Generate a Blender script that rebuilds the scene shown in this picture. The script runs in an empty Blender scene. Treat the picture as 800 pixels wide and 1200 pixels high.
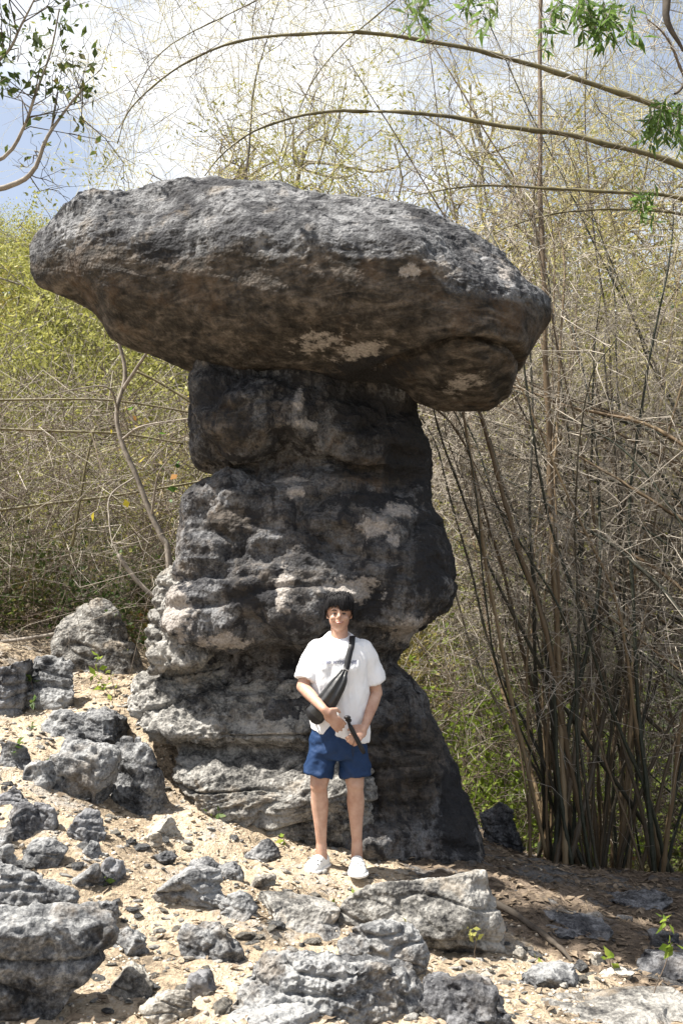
import bpy, bmesh, math, random
import numpy as np
from mathutils import Vector, Matrix

# ------------------------------------------------------------------ camera, sky, sun, exposure
sc = bpy.context.scene
COL = sc.collection
R = math.radians
CAM_H, PITCH, FPX = 1.70, R(4.4), 1167.0
cam_d = bpy.data.cameras.new("camera")
cam_d.sensor_fit = 'VERTICAL'; cam_d.sensor_height = 36.0; cam_d.lens = FPX / 1200 * 36
cam_d.clip_start = 0.05; cam_d.clip_end = 1000
cam = bpy.data.objects.new("camera", cam_d); COL.objects.link(cam)
cam.location = (0, 0, CAM_H); cam.rotation_euler = (math.pi / 2 + PITCH, 0, 0)
sc.camera = cam

SUN = np.array([-0.475, -0.08, 0.885]); SUN = SUN / np.linalg.norm(SUN)      # towards the sun
world = bpy.data.worlds.new("World"); sc.world = world; world.use_nodes = True
wn, wl = world.node_tree.nodes, world.node_tree.links
wn.clear()
wout = wn.new('ShaderNodeOutputWorld'); bg = wn.new('ShaderNodeBackground')
sky = wn.new('ShaderNodeTexSky'); sky.sky_type = 'NISHITA'; sky.sun_disc = False
sky.sun_elevation = math.asin(SUN[2]); sky.sun_rotation = math.atan2(SUN[0], SUN[1])
sky.air_density = 1.0; sky.dust_density = 2.5; sky.ozone_density = 1.0
wtc = wn.new('ShaderNodeTexCoord')
wmap = wn.new('ShaderNodeMapping'); wmap.inputs['Scale'].default_value = (1, 1, 1.7); wmap.inputs['Location'].default_value = (1.4, 0.05, 0.1)
wno = wn.new('ShaderNodeTexNoise'); wno.inputs['Scale'].default_value = 2.6; wno.inputs['Detail'].default_value = 7; wno.inputs['Roughness'].default_value = 0.58
wra = wn.new('ShaderNodeValToRGB'); wra.color_ramp.elements[0].color = (.24, .24, .24, 1); wra.color_ramp.elements[0].position = 0.46; wra.color_ramp.elements[1].position = 0.60
wmx = wn.new('ShaderNodeMixRGB'); wmx.inputs[2].default_value = (7.2, 7.35, 7.6, 1)
wl.new(wtc.outputs['Generated'], wmap.inputs['Vector']); wl.new(wmap.outputs[0], wno.inputs['Vector'])
wl.new(wno.outputs['Fac'], wra.inputs['Fac']); wl.new(wra.outputs['Color'], wmx.inputs[0])
wl.new(sky.outputs[0], wmx.inputs[1]); wl.new(wmx.outputs[0], bg.inputs['Color'])
bg.inputs['Strength'].default_value = 0.07
wl.new(bg.outputs[0], wout.inputs[0])

sun_d = bpy.data.lights.new("sun", 'SUN'); sun_d.energy = 5.0; sun_d.angle = R(0.53); sun_d.color = (1.0, 0.955, 0.88)
sun_o = bpy.data.objects.new("sun", sun_d); COL.objects.link(sun_o)
sun_o.rotation_euler = Vector(SUN).to_track_quat('Z', 'Y').to_euler()
sc.view_settings.view_transform = 'Standard'; sc.view_settings.look = 'None'
sc.view_settings.exposure = 1.38; sc.view_settings.gamma = 1.0; sc.view_settings.use_curve_mapping = False
sc.render.engine = 'CYCLES'
sc.cycles.max_bounces = 6; sc.cycles.diffuse_bounces = 3; sc.cycles.glossy_bounces = 2
sc.cycles.transmission_bounces = 3; sc.cycles.transparent_max_bounces = 4
sc.cycles.use_denoising = True

# ------------------------------------------------------------------ numpy helpers
rng = np.random.default_rng(11)
_pr = np.random.default_rng(5)
PERM = np.concatenate([_pr.permutation(256)] * 3).astype(np.int32)
GRAD = _pr.normal(size=(256, 3)); GRAD /= np.linalg.norm(GRAD, axis=1)[:, None]

def pn(P):
    """gradient noise, about -0.7..0.7"""
    P = np.asarray(P, float); I = np.floor(P).astype(np.int64); Fr = P - I; I &= 255
    U = Fr * Fr * Fr * (Fr * (Fr * 6 - 15) + 10)
    out = 0
    for dx in (0, 1):
        wx = U[:, 0] if dx else 1 - U[:, 0]
        a = PERM[(I[:, 0] + dx) & 255]
        for dy in (0, 1):
            wy = U[:, 1] if dy else 1 - U[:, 1]
            b = PERM[a + ((I[:, 1] + dy) & 255)]
            for dz in (0, 1):
                wz = U[:, 2] if dz else 1 - U[:, 2]
                g = GRAD[PERM[b + ((I[:, 2] + dz) & 255)]]
                d = g[:, 0] * (Fr[:, 0] - dx) + g[:, 1] * (Fr[:, 1] - dy) + g[:, 2] * (Fr[:, 2] - dz)
                out = out + wx * wy * wz * d
    return out

def fbm(P, octs=4, lac=2.05, gain=0.5):
    P = np.asarray(P, float); s = 0; a = 1.0
    for o in range(octs):
        s = s + a * pn(P + 17.3 * o); P = P * lac; a *= gain
    return s

def ridged(P, octs=4, lac=2.1, gain=0.55):
    P = np.asarray(P, float); s = 0; a = 1.0; n = 0
    for o in range(octs):
        s = s + a * (1 - np.abs(pn(P + 9.1 * o)) * 2.4); n += a; P = P * lac; a *= gain
    return s / n - 0.45

def sstep(a, b, x):
    t = np.clip((np.asarray(x, float) - a) / (b - a), 0, 1); return t * t * (3 - 2 * t)

def px(u, v, Y):
    """world point on the photograph's pixel (u, v) at world distance Y from the camera plane"""
    u, v, Y = np.broadcast_arrays(np.asarray(u, float), np.asarray(v, float), np.asarray(Y, float))
    a = (u - 400) / FPX; b = (600 - v) / FPX
    dy = math.cos(PITCH) - math.sin(PITCH) * b; dz = math.sin(PITCH) + math.cos(PITCH) * b
    t = Y / dy
    return np.stack([a * t, Y, CAM_H + dz * t], -1)

def curve(pts, x):
    """smooth monotone-ish interpolation through (x, y) control points"""
    p = np.array(pts, float); X, Yv = p[:, 0], p[:, 1]
    m = np.gradient(Yv, X)
    i = np.clip(np.searchsorted(X, x) - 1, 0, len(X) - 2)
    h = X[i + 1] - X[i]; t = np.clip((x - X[i]) / h, 0, 1)
    dl = (Yv[i + 1] - Yv[i]) / h
    m0 = np.clip(m[i], -3 * abs(dl), 3 * abs(dl)); m1 = np.clip(m[i + 1], -3 * abs(dl), 3 * abs(dl))
    return ((2*t**3 - 3*t**2 + 1) * Yv[i] + (t**3 - 2*t**2 + t) * h * m0 + (-2*t**3 + 3*t**2) * Yv[i + 1] + (t**3 - t**2) * h * m1)

def polyline(pts, n):
    """Catmull-Rom resample of control points to n points"""
    P = np.array(pts, float)
    if len(P) == 2:
        t = np.linspace(0, 1, n)[:, None]; return P[0] * (1 - t) + P[1] * t
    P = np.vstack([2 * P[0] - P[1], P, 2 * P[-1] - P[-2]])
    s = np.linspace(0, len(P) - 3 - 1e-6, n); i = s.astype(int); t = (s - i)[:, None]
    a, b, c, d = P[i], P[i + 1], P[i + 2], P[i + 3]
    return 0.5 * (2 * b + (c - a) * t + (2 * a - 5 * b + 4 * c - d) * t**2 + (3 * b - a - 3 * c + d) * t**3)

# ------------------------------------------------------------------ mesh / object helpers
def mesh_np(name, V, F, mat=None, smooth=True, attrs=None):
    V = np.ascontiguousarray(V, np.float32); me = bpy.data.meshes.new(name)
    Fs = F if isinstance(F, (list, tuple)) else [F]
    Fs = [np.ascontiguousarray(f, np.int32) for f in Fs if len(f)]
    me.vertices.add(len(V)); me.vertices.foreach_set('co', V.ravel())
    loops = np.concatenate([f.ravel() for f in Fs])
    tot = np.concatenate([np.full(len(f), f.shape[1], np.int32) for f in Fs])
    st = np.concatenate([[0], np.cumsum(tot)[:-1]]).astype(np.int32)
    me.loops.add(len(loops)); me.loops.foreach_set('vertex_index', loops)
    me.polygons.add(len(tot)); me.polygons.foreach_set('loop_start', st)
    try: me.polygons.foreach_set('loop_total', tot)
    except Exception: pass
    if smooth: me.polygons.foreach_set('use_smooth', np.ones(len(tot), bool))
    for k, a in (attrs or {}).items():
        at = me.attributes.new(k, 'FLOAT', 'POINT'); at.data.foreach_set('value', np.ascontiguousarray(a, np.float32))
    me.update(calc_edges=True)
    if mat: me.materials.append(mat)
    return me

BASE = {}
def empty(name, loc, label, cat, group=None):
    o = bpy.data.objects.new(name, None); COL.objects.link(o)
    o.location = tuple(float(c) for c in loc); o.empty_display_size = 0.1
    BASE[o.name] = np.array(loc, float); tag(o, label, cat, group); return o

def tag(o, label=None, cat=None, group=None, kind=None):
    if label: o['label'] = label
    if cat: o['category'] = cat
    if group: o['group'] = group
    if kind: o['kind'] = kind
    return o

def mk(name, V, F, mat, parent=None, smooth=True, attrs=None, origin=None, kind=None):
    """one mesh object from world-space vertices"""
    V = np.asarray(V, float)
    if parent is not None:
        base = BASE[parent.name]; o = bpy.data.objects.new(name, mesh_np(name, V - base, F, mat, smooth, attrs))
        o.parent = parent; COL.objects.link(o); BASE[o.name] = base
    else:
        org = np.zeros(3) if origin is None else np.asarray(origin, float)
        o = bpy.data.objects.new(name, mesh_np(name, V - org, F, mat, smooth, attrs)); o.location = tuple(org)
        COL.objects.link(o); BASE[o.name] = org
    if kind: o['kind'] = kind
    return o

def grid_faces(n, m, closed_m=False, closed_n=False):
    i = np.arange(n if closed_n else n - 1); j = np.arange(m if closed_m else m - 1)
    I, J = np.meshgrid(i, j, indexing='ij'); I2 = (I + 1) % n; J2 = (J + 1) % m
    return np.stack([I * m + J, I2 * m + J, I2 * m + J2, I * m + J2], -1).reshape(-1, 4)

def grid_normals(G, closed_m=False):
    """normals of an (n,m,3) grid"""
    da = np.gradient(G, axis=0)
    if closed_m: db = (np.roll(G, -1, 1) - np.roll(G, 1, 1)) / 2
    else: db = np.gradient(G, axis=1)
    N = np.cross(da, db); return N / (np.linalg.norm(N, axis=-1, keepdims=True) + 1e-9)

def tubes(paths, radii, sides=3, cap=False):
    """many tubes at once: paths (N,K,3), radii (N,K)"""
    P = np.asarray(paths, float); rad = np.asarray(radii, float)
    N, K, _ = P.shape
    T = np.gradient(P, axis=1); T /= np.linalg.norm(T, axis=-1, keepdims=True) + 1e-9
    ref = np.where(np.abs(T[:, :1, 2:3]) > 0.85, np.array([[[1., 0, 0]]]), np.array([[[0., 0, 1.]]]))
    A = np.cross(T, ref); A /= np.linalg.norm(A, axis=-1, keepdims=True) + 1e-9
    B = np.cross(T, A)
    th = np.arange(sides) * 2 * np.pi / sides
    V = P[:, :, None, :] + rad[:, :, None, None] * (A[:, :, None, :] * np.cos(th)[None, None, :, None] + B[:, :, None, :] * np.sin(th)[None, None, :, None])
    F = grid_faces(K, sides, closed_m=True)
    F = (F[None] + (np.arange(N) * K * sides)[:, None, None]).reshape(-1, 4)
    V = V.reshape(-1, 3)
    if cap:
        e = np.arange(N)[:, None] * K * sides
        c0 = e + np.arange(sides)[None]; c1 = e + (K - 1) * sides + np.arange(sides)[None, ::-1]
        return V, [F, np.concatenate([c0, c1])]
    return V, [F]

def merge(parts):
    """join (V, F or [F..]) tuples"""
    Vs, by, off = [], {}, 0
    for V, Fs in parts:
        for f in (Fs if isinstance(Fs, (list, tuple)) else [Fs]):
            if len(f): by.setdefault(f.shape[1], []).append(np.asarray(f) + off)
        Vs.append(V); off += len(V)
    return np.concatenate(Vs), [np.concatenate(b) for b in by.values()]

_ico = {}
def ico(sub):
    if sub not in _ico:
        bm = bmesh.new(); bmesh.ops.create_icosphere(bm, subdivisions=sub, radius=1.0)
        bm.verts.ensure_lookup_table()
        _ico[sub] = (np.array([v.co[:] for v in bm.verts]), np.array([[v.index for v in f.verts] for f in bm.faces])); bm.free()
    return _ico[sub]

# ------------------------------------------------------------------ materials
class NT:
    def __init__(self, name):
        self.m = bpy.data.materials.new(name); self.m.use_nodes = True
        self.t = self.m.node_tree; self.n = self.t.nodes; self.l = self.t.links; self.n.clear()
        self.out = self.n.new('ShaderNodeOutputMaterial')
    def node(self, ty, **kw):
        nd = self.n.new(ty)
        for k, v in kw.items():
            if hasattr(nd, k): setattr(nd, k, v)
            else: nd.inputs[k].default_value = v
        return nd
    def set(self, sock, val):
        if hasattr(val, 'is_output') or isinstance(val, bpy.types.NodeSocket): self.l.new(val, sock)
        elif isinstance(val, tuple) and len(val) == 3 and sock.type == 'RGBA': sock.default_value = (*val, 1)
        else: sock.default_value = val
    def coord(self, rnd=True, kind='Object'):
        tc = self.node('ShaderNodeTexCoord').outputs[kind]
        if not rnd: return tc
        oi = self.node('ShaderNodeObjectInfo').outputs['Random']
        sc_ = self.math('MULTIPLY', oi, 37.0)
        cb = self.node('ShaderNodeCombineXYZ'); [self.l.new(sc_, cb.inputs[i]) for i in range(3)]
        ad = self.node('ShaderNodeVectorMath', operation='ADD'); self.l.new(tc, ad.inputs[0]); self.l.new(cb.outputs[0], ad.inputs[1])
        return ad.outputs[0]
    def noise(self, vec, scale, detail=4, rough=0.55, typ='FBM', dist=0.0, out='Fac'):
        nd = self.node('ShaderNodeTexNoise'); nd.noise_type = typ
        nd.inputs['Scale'].default_value = scale; nd.inputs['Detail'].default_value = detail
        nd.inputs['Roughness'].default_value = rough; nd.inputs['Distortion'].default_value = dist
        self.l.new(vec, nd.inputs['Vector']); return nd.outputs[out]
    def voro(self, vec, scale, feature='F1', out='Distance'):
        nd = self.node('ShaderNodeTexVoronoi'); nd.feature = feature; nd.inputs['Scale'].default_value = scale
        self.l.new(vec, nd.inputs['Vector']); return nd.outputs[out]
    def ramp(self, fac, stops, interp='LINEAR'):
        nd = self.node('ShaderNodeValToRGB'); cr = nd.color_ramp; cr.interpolation = interp
        while len(cr.elements) < len(stops): cr.elements.new(0.5)
        for e, (p, c) in zip(cr.elements, stops):
            e.position = p; e.color = (c, c, c, 1) if not isinstance(c, tuple) else (*c, 1)
        self.l.new(fac, nd.inputs[0]); return nd.outputs[0]
    def mix(self, fac, a, b, mode='MIX'):
        nd = self.node('ShaderNodeMixRGB', blend_type=mode)
        self.set(nd.inputs[0], fac); self.set(nd.inputs[1], a); self.set(nd.inputs[2], b); return nd.outputs[0]
    def math(self, op, a, b=0.0, clamp=False):
        nd = self.node('ShaderNodeMath', operation=op); nd.use_clamp = clamp
        self.set(nd.inputs[0], a); self.set(nd.inputs[1], b); return nd.outputs[0]
    def attr(self, name):
        nd = self.node('ShaderNodeAttribute'); nd.attribute_name = name; return nd.outputs['Fac']
    def bump(self, h, strength=0.5, dist=0.02, normal=None):
        nd = self.node('ShaderNodeBump'); nd.inputs['Strength'].default_value = strength; nd.inputs['Distance'].default_value = dist
        self.l.new(h, nd.inputs['Height'])
        if normal is not None: self.l.new(normal, nd.inputs['Normal'])
        return nd.outputs[0]
    def stretch(self, vec, s):
        nd = self.node('ShaderNodeVectorMath', operation='MULTIPLY'); self.l.new(vec, nd.inputs[0]); nd.inputs[1].default_value = s
        return nd.outputs[0]
    def principled(self, color, rough=0.9, normal=None, spec=0.3, **kw):
        p = self.node('ShaderNodeBsdfPrincipled'); self.set(p.inputs['Base Color'], color); self.set(p.inputs['Roughness'], rough)
        p.inputs['Specular IOR Level'].default_value = spec
        if normal is not None: self.l.new(normal, p.inputs['Normal'])
        for k, v in kw.items(): self.set(p.inputs[k], v)
        return p
    def done(self, shader):
        self.l.new(shader.outputs[0], self.out.inputs[0]); return self.m

def limestone(name, light=(0.26, 0.26, 0.256), mid=(0.112, 0.113, 0.115), dark=(0.024, 0.025, 0.028), tan=(0.36, 0.28, 0.19), tan_amt=0.25, stains=False):
    t = NT(name); c = t.coord(rnd=not stains)
    n1 = t.noise(c, 2.3, 9, 0.62, dist=0.4); n2 = t.noise(c, 14, 8, 0.7); n3 = t.noise(c, 60, 5, 0.7)
    f = t.math('ADD', t.math('MULTIPLY', n1, 0.45), t.math('ADD', t.math('MULTIPLY', n2, 0.40), t.math('MULTIPLY', n3, 0.26)))
    base = t.ramp(f, [(0.46, dark), (0.535, mid), (0.595, light), (0.68, tuple(min(1, x * 1.3) for x in light))])
    tn = t.ramp(t.noise(c, 3.1, 6, 0.6), [(0.56, 0.0), (0.68, tan_amt)])
    base = t.mix(tn, base, tan)
    pits = t.voro(t.mix(0.12, c, t.noise(c, 8, 3, out='Color')), 16)
    pits2 = t.voro(c, 48)
    rid = t.noise(c, 7.5, 8, 0.62, typ='RIDGED_MULTIFRACTAL')
    if stains:
        st = t.stretch(c, (1.2, 1.2, 4.5)); sn = t.noise(st, 3.2, 8, 0.65, dist=0.7)
        streak = t.noise(t.stretch(c, (3.0, 3.0, 0.7)), 2.6, 8, 0.62, dist=0.5)
        brown = t.ramp(t.math('ADD', t.math('MULTIPLY', sn, 0.6), t.math('MULTIPLY', n2, 0.45)), [(0.41, (0.012, 0.011, 0.010)), (0.50, (0.038, 0.033, 0.028)), (0.57, (0.082, 0.070, 0.059)), (0.66, (0.17, 0.145, 0.122))])
        rust = t.ramp(t.noise(c, 2.2, 7, 0.65), [(0.53, 0.0), (0.70, 0.45)])
        brown = t.mix(rust, brown, (0.15, 0.095, 0.055))
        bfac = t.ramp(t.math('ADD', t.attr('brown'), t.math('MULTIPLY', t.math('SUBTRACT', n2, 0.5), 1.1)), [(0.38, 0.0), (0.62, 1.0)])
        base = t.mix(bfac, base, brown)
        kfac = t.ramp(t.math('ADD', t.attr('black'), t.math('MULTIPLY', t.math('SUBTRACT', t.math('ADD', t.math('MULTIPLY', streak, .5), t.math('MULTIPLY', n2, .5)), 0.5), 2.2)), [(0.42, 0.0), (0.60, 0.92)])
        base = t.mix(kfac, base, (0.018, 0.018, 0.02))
        pfac = t.ramp(t.math('ADD', t.attr('pale'), t.math('MULTIPLY', t.math('SUBTRACT', n2, 0.5), 1.9)), [(0.45, 0.0), (0.66, 0.9)])
        base = t.mix(pfac, base, t.ramp(n3, [(0.35, (0.22, 0.195, 0.175)), (0.65, (0.42, 0.385, 0.35))]))
    h = t.math('ADD', t.math('MULTIPLY', t.math('MINIMUM', pits, 0.5), 0.9), t.math('ADD', t.math('MULTIPLY', rid, 0.38), t.math('ADD', t.math('MULTIPLY', pits2, 0.3), t.math('MULTIPLY', n2, 0.8))))
    if stains: bstr = 1.0
    else: bstr = 1.0
    return t.done(t.principled(base, 0.93, t.bump(h, bstr, 0.028), spec=0.25))

def plain(name, col, rough=0.7, var=0.25, scale=30, bump=0.0, spec=0.3, **kw):
    t = NT(name); c = t.coord(); n = t.noise(c, scale, 5, 0.6)
    col2 = t.mix(t.ramp(n, [(0.3, 0.0), (0.7, 1.0)]), tuple(x * (1 - var) for x in col), tuple(min(1, x * (1 + var)) for x in col))
    nm = t.bump(n, bump, 0.01) if bump else None
    return t.done(t.principled(col2, rough, nm, spec, **kw))

def leaf_mat(name, stops, trans=0.45, rough=0.55):
    """colour varies over the crown by place; thin leaves let light through"""
    t = NT(name)
    g = t.node('ShaderNodeNewGeometry').outputs['Position']; oi = t.node('ShaderNodeObjectInfo').outputs['Random']
    n = t.noise(g, 1.1, 3, 0.6); n2 = t.noise(g, 23, 2, 0.6)
    f = t.math('ADD', t.math('MULTIPLY', n, 0.5), t.math('ADD', t.math('MULTIPLY', n2, 0.5), t.math('MULTIPLY', t.math('SUBTRACT', oi, 0.5), 0.16)))
    c = t.ramp(f, stops)
    p = t.principled(c, rough, None, 0.3); tr = t.node('ShaderNodeBsdfTranslucent'); t.l.new(c, tr.inputs[0])
    mx = t.node('ShaderNodeMixShader'); mx.inputs[0].default_value = trans; t.l.new(p.outputs[0], mx.inputs[1]); t.l.new(tr.outputs[0], mx.inputs[2])
    return t.done(mx)
# ------------------------------------------------------------------ ground: a rocky slope, higher on one side, a wooded hill behind
_gp = [tuple(px(u, v, Y)) for u, v, Y in [
    (400, 1022, 6.05), (300, 1000, 6.2), (420, 992, 6.6), (250, 960, 6.4), (160, 945, 6.5), (110, 805, 8.2), (0, 830, 7.4), (170, 800, 7.7),
    (0, 1000, 5.4), (100, 1000, 5.4), (60, 910, 6.3), (0, 1200, 3.9), (150, 1200, 3.9), (300, 1200, 3.8), (300, 1090, 5.0), (180, 1080, 5.0),
    (500, 1045, 5.9), (600, 1012, 7.1), (800, 1042, 7.2), (800, 1155, 5.0), (600, 1135, 5.0), (600, 1200, 4.15), (780, 1200, 4.3),
    (700, 1080, 6.0), (600, 1003, 8.2), (760, 1025, 8.4), (450, 1130, 4.8)]]
_gp += [(0, 0, .05), (-3, 0, .2), (3, 0, -.3), (-3, 3, .3), (3, 3, -.45), (-3.2, 8, 1.15), (-3, 10, 1.35), (-6, 8, 1.9), (-5.5, 12, 1.9), (0, 9.5, .5), (0, 12, 0.1),
        (1.8, 10, -1.0), (4.5, 8, -.9), (4, 12, -1.9), (1, 14, -1.5), (-8, 18, 3.2), (-3, 17, 2.0), (3, 18, -2.2), (9, 16, -2.4), (-10, 28, 8.2), (-2, 28, 6.0), (5, 28, 2.0), (14, 28, 2.5),
        (-16, 42, 14.5), (-2, 42, 12.0), (12, 42, 8.5), (-40, 60, 17), (0, 70, 16), (40, 60, 12), (-40, 0, 2), (40, 0, -6), (0, -40, -2), (-60, -60, -3), (60, -60, -9), (-90, 90, 18), (90, 90, 9), (-90, 0, 4), (90, 0, -9)]
_gp = np.array(_gp)
def _tps(d2): return 0.5 * d2 * np.log(d2 + 1e-9)
_n = len(_gp); _A = np.zeros((_n + 3, _n + 3))
_d2 = ((_gp[:, None, :2] - _gp[None, :, :2]) ** 2).sum(-1)
_A[:_n, :_n] = _tps(_d2) + np.eye(_n) * 0.02; _A[:_n, _n] = 1; _A[:_n, _n + 1:] = _gp[:, :2]; _A[_n:, :_n] = _A[:_n, _n:].T
_w = np.linalg.solve(_A, np.concatenate([_gp[:, 2], [0, 0, 0]]))
def ground_base(x, y):
    x = np.asarray(x, float).ravel(); y = np.asarray(y, float).ravel()
    z = _w[_n] + _w[_n + 1] * x + _w[_n + 2] * y
    for k in range(_n): z = z + _w[k] * _tps((x - _gp[k, 0]) ** 2 + (y - _gp[k, 1]) ** 2)
    return z
def G(x, y):
    x = np.asarray(x, float); shp = x.shape; x = x.ravel(); y = np.asarray(y, float).ravel()
    z = ground_base(x, y)
    Q = np.stack([x, y, np.zeros_like(x)], -1)
    near = 1 - sstep(9, 16, np.hypot(x, y - 5))
    z = z + fbm(Q * 1.3, 3) * 0.07 + near * (fbm(Q * 7.0, 4, gain=.6) * 0.034 + np.clip(ridged(Q * 3.1 + 4.4, 4), 0, 1) * 0.05) + (1 - near) * fbm(Q * 0.35, 3) * 0.5
    return z.reshape(shp)
def Gs(x, y): return float(G(np.array([x]), np.array([y]))[0])
def hit(u, v):
    """where the ray through a pixel meets the ground"""
    Y = np.concatenate([np.linspace(2.5, 12, 400), np.linspace(12.1, 60, 300)])
    P = px(u, v, Y); d = P[:, 2] - ground_base(P[:, 0], P[:, 1])
    k = np.nonzero(d <= 0)[0]
    i = k[0] if len(k) else len(Y) - 1
    return np.array([P[i, 0], P[i, 1], Gs(P[i, 0], P[i, 1])])

def _axis(c, half, fine, far, nf):
    a = np.linspace(c - half, c + half, fine)
    g = half + (far - half) * np.linspace(0, 1, nf + 1)[1:] ** 2.6
    return np.concatenate([(c - g)[::-1], a, c + g])
gx = _axis(0, 3.6, 250, 160, 45); gy = _axis(6.2, 3.6, 250, 160, 45)
GX, GY = np.meshgrid(gx, gy, indexing='ij')
GZ = G(GX, GY)
def soil_mat():
    t = NT('dry_soil'); c = t.coord(rnd=False)
    n1 = t.noise(c, 1.6, 7, 0.6); n2 = t.noise(c, 22, 7, 0.68); n3 = t.noise(c, 110, 4, 0.7)
    f = t.math('ADD', t.math('MULTIPLY', n1, 0.4), t.math('ADD', t.math('MULTIPLY', n2, 0.4), t.math('MULTIPLY', n3, 0.2)))
    pale = t.ramp(f, [(0.41, (0.13, 0.105, 0.078)), (0.48, (0.33, 0.26, 0.18)), (0.56, (0.47, 0.385, 0.28)), (0.66, (0.58, 0.50, 0.385))])
    grey = t.ramp(t.math('ADD', t.math('MULTIPLY', t.noise(c, 2.7, 7, 0.62), .6), t.math('MULTIPLY', n2, .4)), [(0.53, 0.0), (0.60, 0.65)])
    pale = t.mix(grey, pale, t.ramp(n2, [(0.35, (0.16, 0.155, 0.15)), (0.65, (0.36, 0.345, 0.32))]))
    litter = t.ramp(f, [(0.40, (0.05, 0.04, 0.03)), (0.52, (0.15, 0.115, 0.085)), (0.64, (0.28, 0.22, 0.165))])
    greyr = t.ramp(t.noise(t.stretch(c, (0.7, 1.5, 1)), 1.9, 6, 0.6), [(0.52, 0.0), (0.57, 0.9)])
    litter = t.mix(greyr, litter, t.ramp(n2, [(0.35, (0.07, 0.07, 0.07)), (0.65, (0.17, 0.165, 0.16))]))
    lf = t.ramp(t.math('ADD', t.attr('litter'), t.math('MULTIPLY', t.math('SUBTRACT', n2, 0.5), 0.8)), [(0.4, 0.0), (0.6, 1.0)])
    col = t.mix(lf, pale, litter)
    far = t.ramp(t.noise(c, 0.9, 8, 0.7), [(0.35, (0.035, 0.035, 0.018)), (0.5, (0.075, 0.07, 0.032)), (0.65, (0.13, 0.115, 0.055))])
    col = t.mix(t.attr('far'), col, far)
    v = t.voro(c, 42); v2 = t.voro(c, 110)
    h = t.math('ADD', t.math('MULTIPLY', v, -0.5), t.math('ADD', t.math('MULTIPLY', v2, -0.25), t.math('ADD', n2, t.math('MULTIPLY', n3, 0.4))))
    return t.done(t.principled(col, 0.95, t.bump(h, 0.8, 0.025), 0.15))
M_SOIL = soil_mat()
def litter_mask(x, y):
    # bamboo leaf litter lies on the low side below the bamboo
    return sstep(-0.25, 0.25, (x - 0.75) + (y - 5.75) * 0.62)
_lit = litter_mask(GX, GY).ravel(); _far = sstep(8.5, 12, np.hypot(GX, GY - 2)).ravel()
g_o = mk('ground', np.stack([GX, GY, GZ], -1).reshape(-1, 3), grid_faces(*GX.shape), M_SOIL, attrs={'litter': _lit, 'far': _far}, kind='structure')
# ------------------------------------------------------------------ the mushroom rock
M_ROCK = limestone('weathered_limestone')
M_ROCK_PALE = limestone('pale_limestone', light=(0.40, 0.375, 0.325), mid=(0.23, 0.212, 0.183), dark=(0.07, 0.066, 0.06), tan=(0.42, 0.33, 0.23), tan_amt=0.6)
M_ROCK_DARK = limestone('dark_limestone', light=(0.19, 0.19, 0.195), mid=(0.085, 0.085, 0.089), dark=(0.022, 0.022, 0.025), tan_amt=0.12)
M_BIG = limestone('stained_limestone', light=(0.19, 0.19, 0.193), mid=(0.075, 0.075, 0.078), dark=(0.017, 0.017, 0.02), stains=True)

MR = np.array([-0.1, 7.0, -0.2])
mushroom = empty('mushroom_rock', MR, 'huge grey mushroom shaped limestone rock with broad flat cap on a narrow pillar', 'rock formation')

def rock_relief(P, s=1.0):
    """displacement along the normal for karst-weathered stone (metres)"""
    warp = np.stack([pn(P * 1.7 + 3), pn(P * 1.7 + 31), pn(P * 1.7 + 57)], -1)
    Q = P + warp * 0.25
    lay = P * np.array([1.0, 1.0, 3.2])
    d = fbm(Q * 1.6, 3) * 0.075 + ridged(Q * 3.2, 4) * 0.05 + ridged(lay * 2.2 + 8, 4) * 0.055
    d = d + fbm(Q * 12, 4, gain=0.6) * 0.022
    pit = np.clip(pn(Q * 9 + 5) - 0.16, 0, 1); d = d - pit * 0.10
    return d * s

# --- cap: slices through the stone from one end to the other
uu = np.linspace(0, 1, 400); uu = 36 + (644 - 36) * (0.5 - 0.5 * np.cos(np.pi * (0.5 * uu + 0.5 * (uu * uu * (3 - 2 * uu)))))
top = curve([(36, 288), (42, 276), (58, 264), (74, 246), (95, 229), (130, 223), (165, 222), (190, 214), (250, 211), (320, 214), (360, 223), (388, 232), (430, 236), (465, 241), (495, 250), (530, 266), (560, 284), (590, 303), (613, 326), (634, 340), (644, 349)], uu)
bot = curve([(36, 318), (42, 329), (60, 340), (90, 354), (115, 370), (130, 389), (150, 400), (176, 408), (205, 418), (240, 431), (270, 440), (330, 446), (400, 452), (460, 462), (490, 474), (520, 482), (552, 482), (590, 471), (607, 454), (613, 430), (626, 400), (640, 380), (644, 374)], uu)
crest = curve([(36, 307), (60, 300), (95, 285), (140, 288), (190, 302), (240, 296), (280, 288), (320, 300), (380, 294), (430, 302), (490, 300), (525, 338), (560, 346), (590, 350), (617, 352), (644, 359)], uu)
Yc = curve([(36, 7.15), (60, 6.95), (100, 6.62), (200, 6.23), (300, 5.92), (400, 5.72), (500, 5.62), (580, 5.75), (625, 6.05), (644, 6.35)], uu)
Yk = curve([(36, 7.2), (80, 7.5), (200, 8.0), (400, 8.15), (550, 7.7), (625, 6.9), (644, 6.4)], uu)
ct = []
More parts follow.
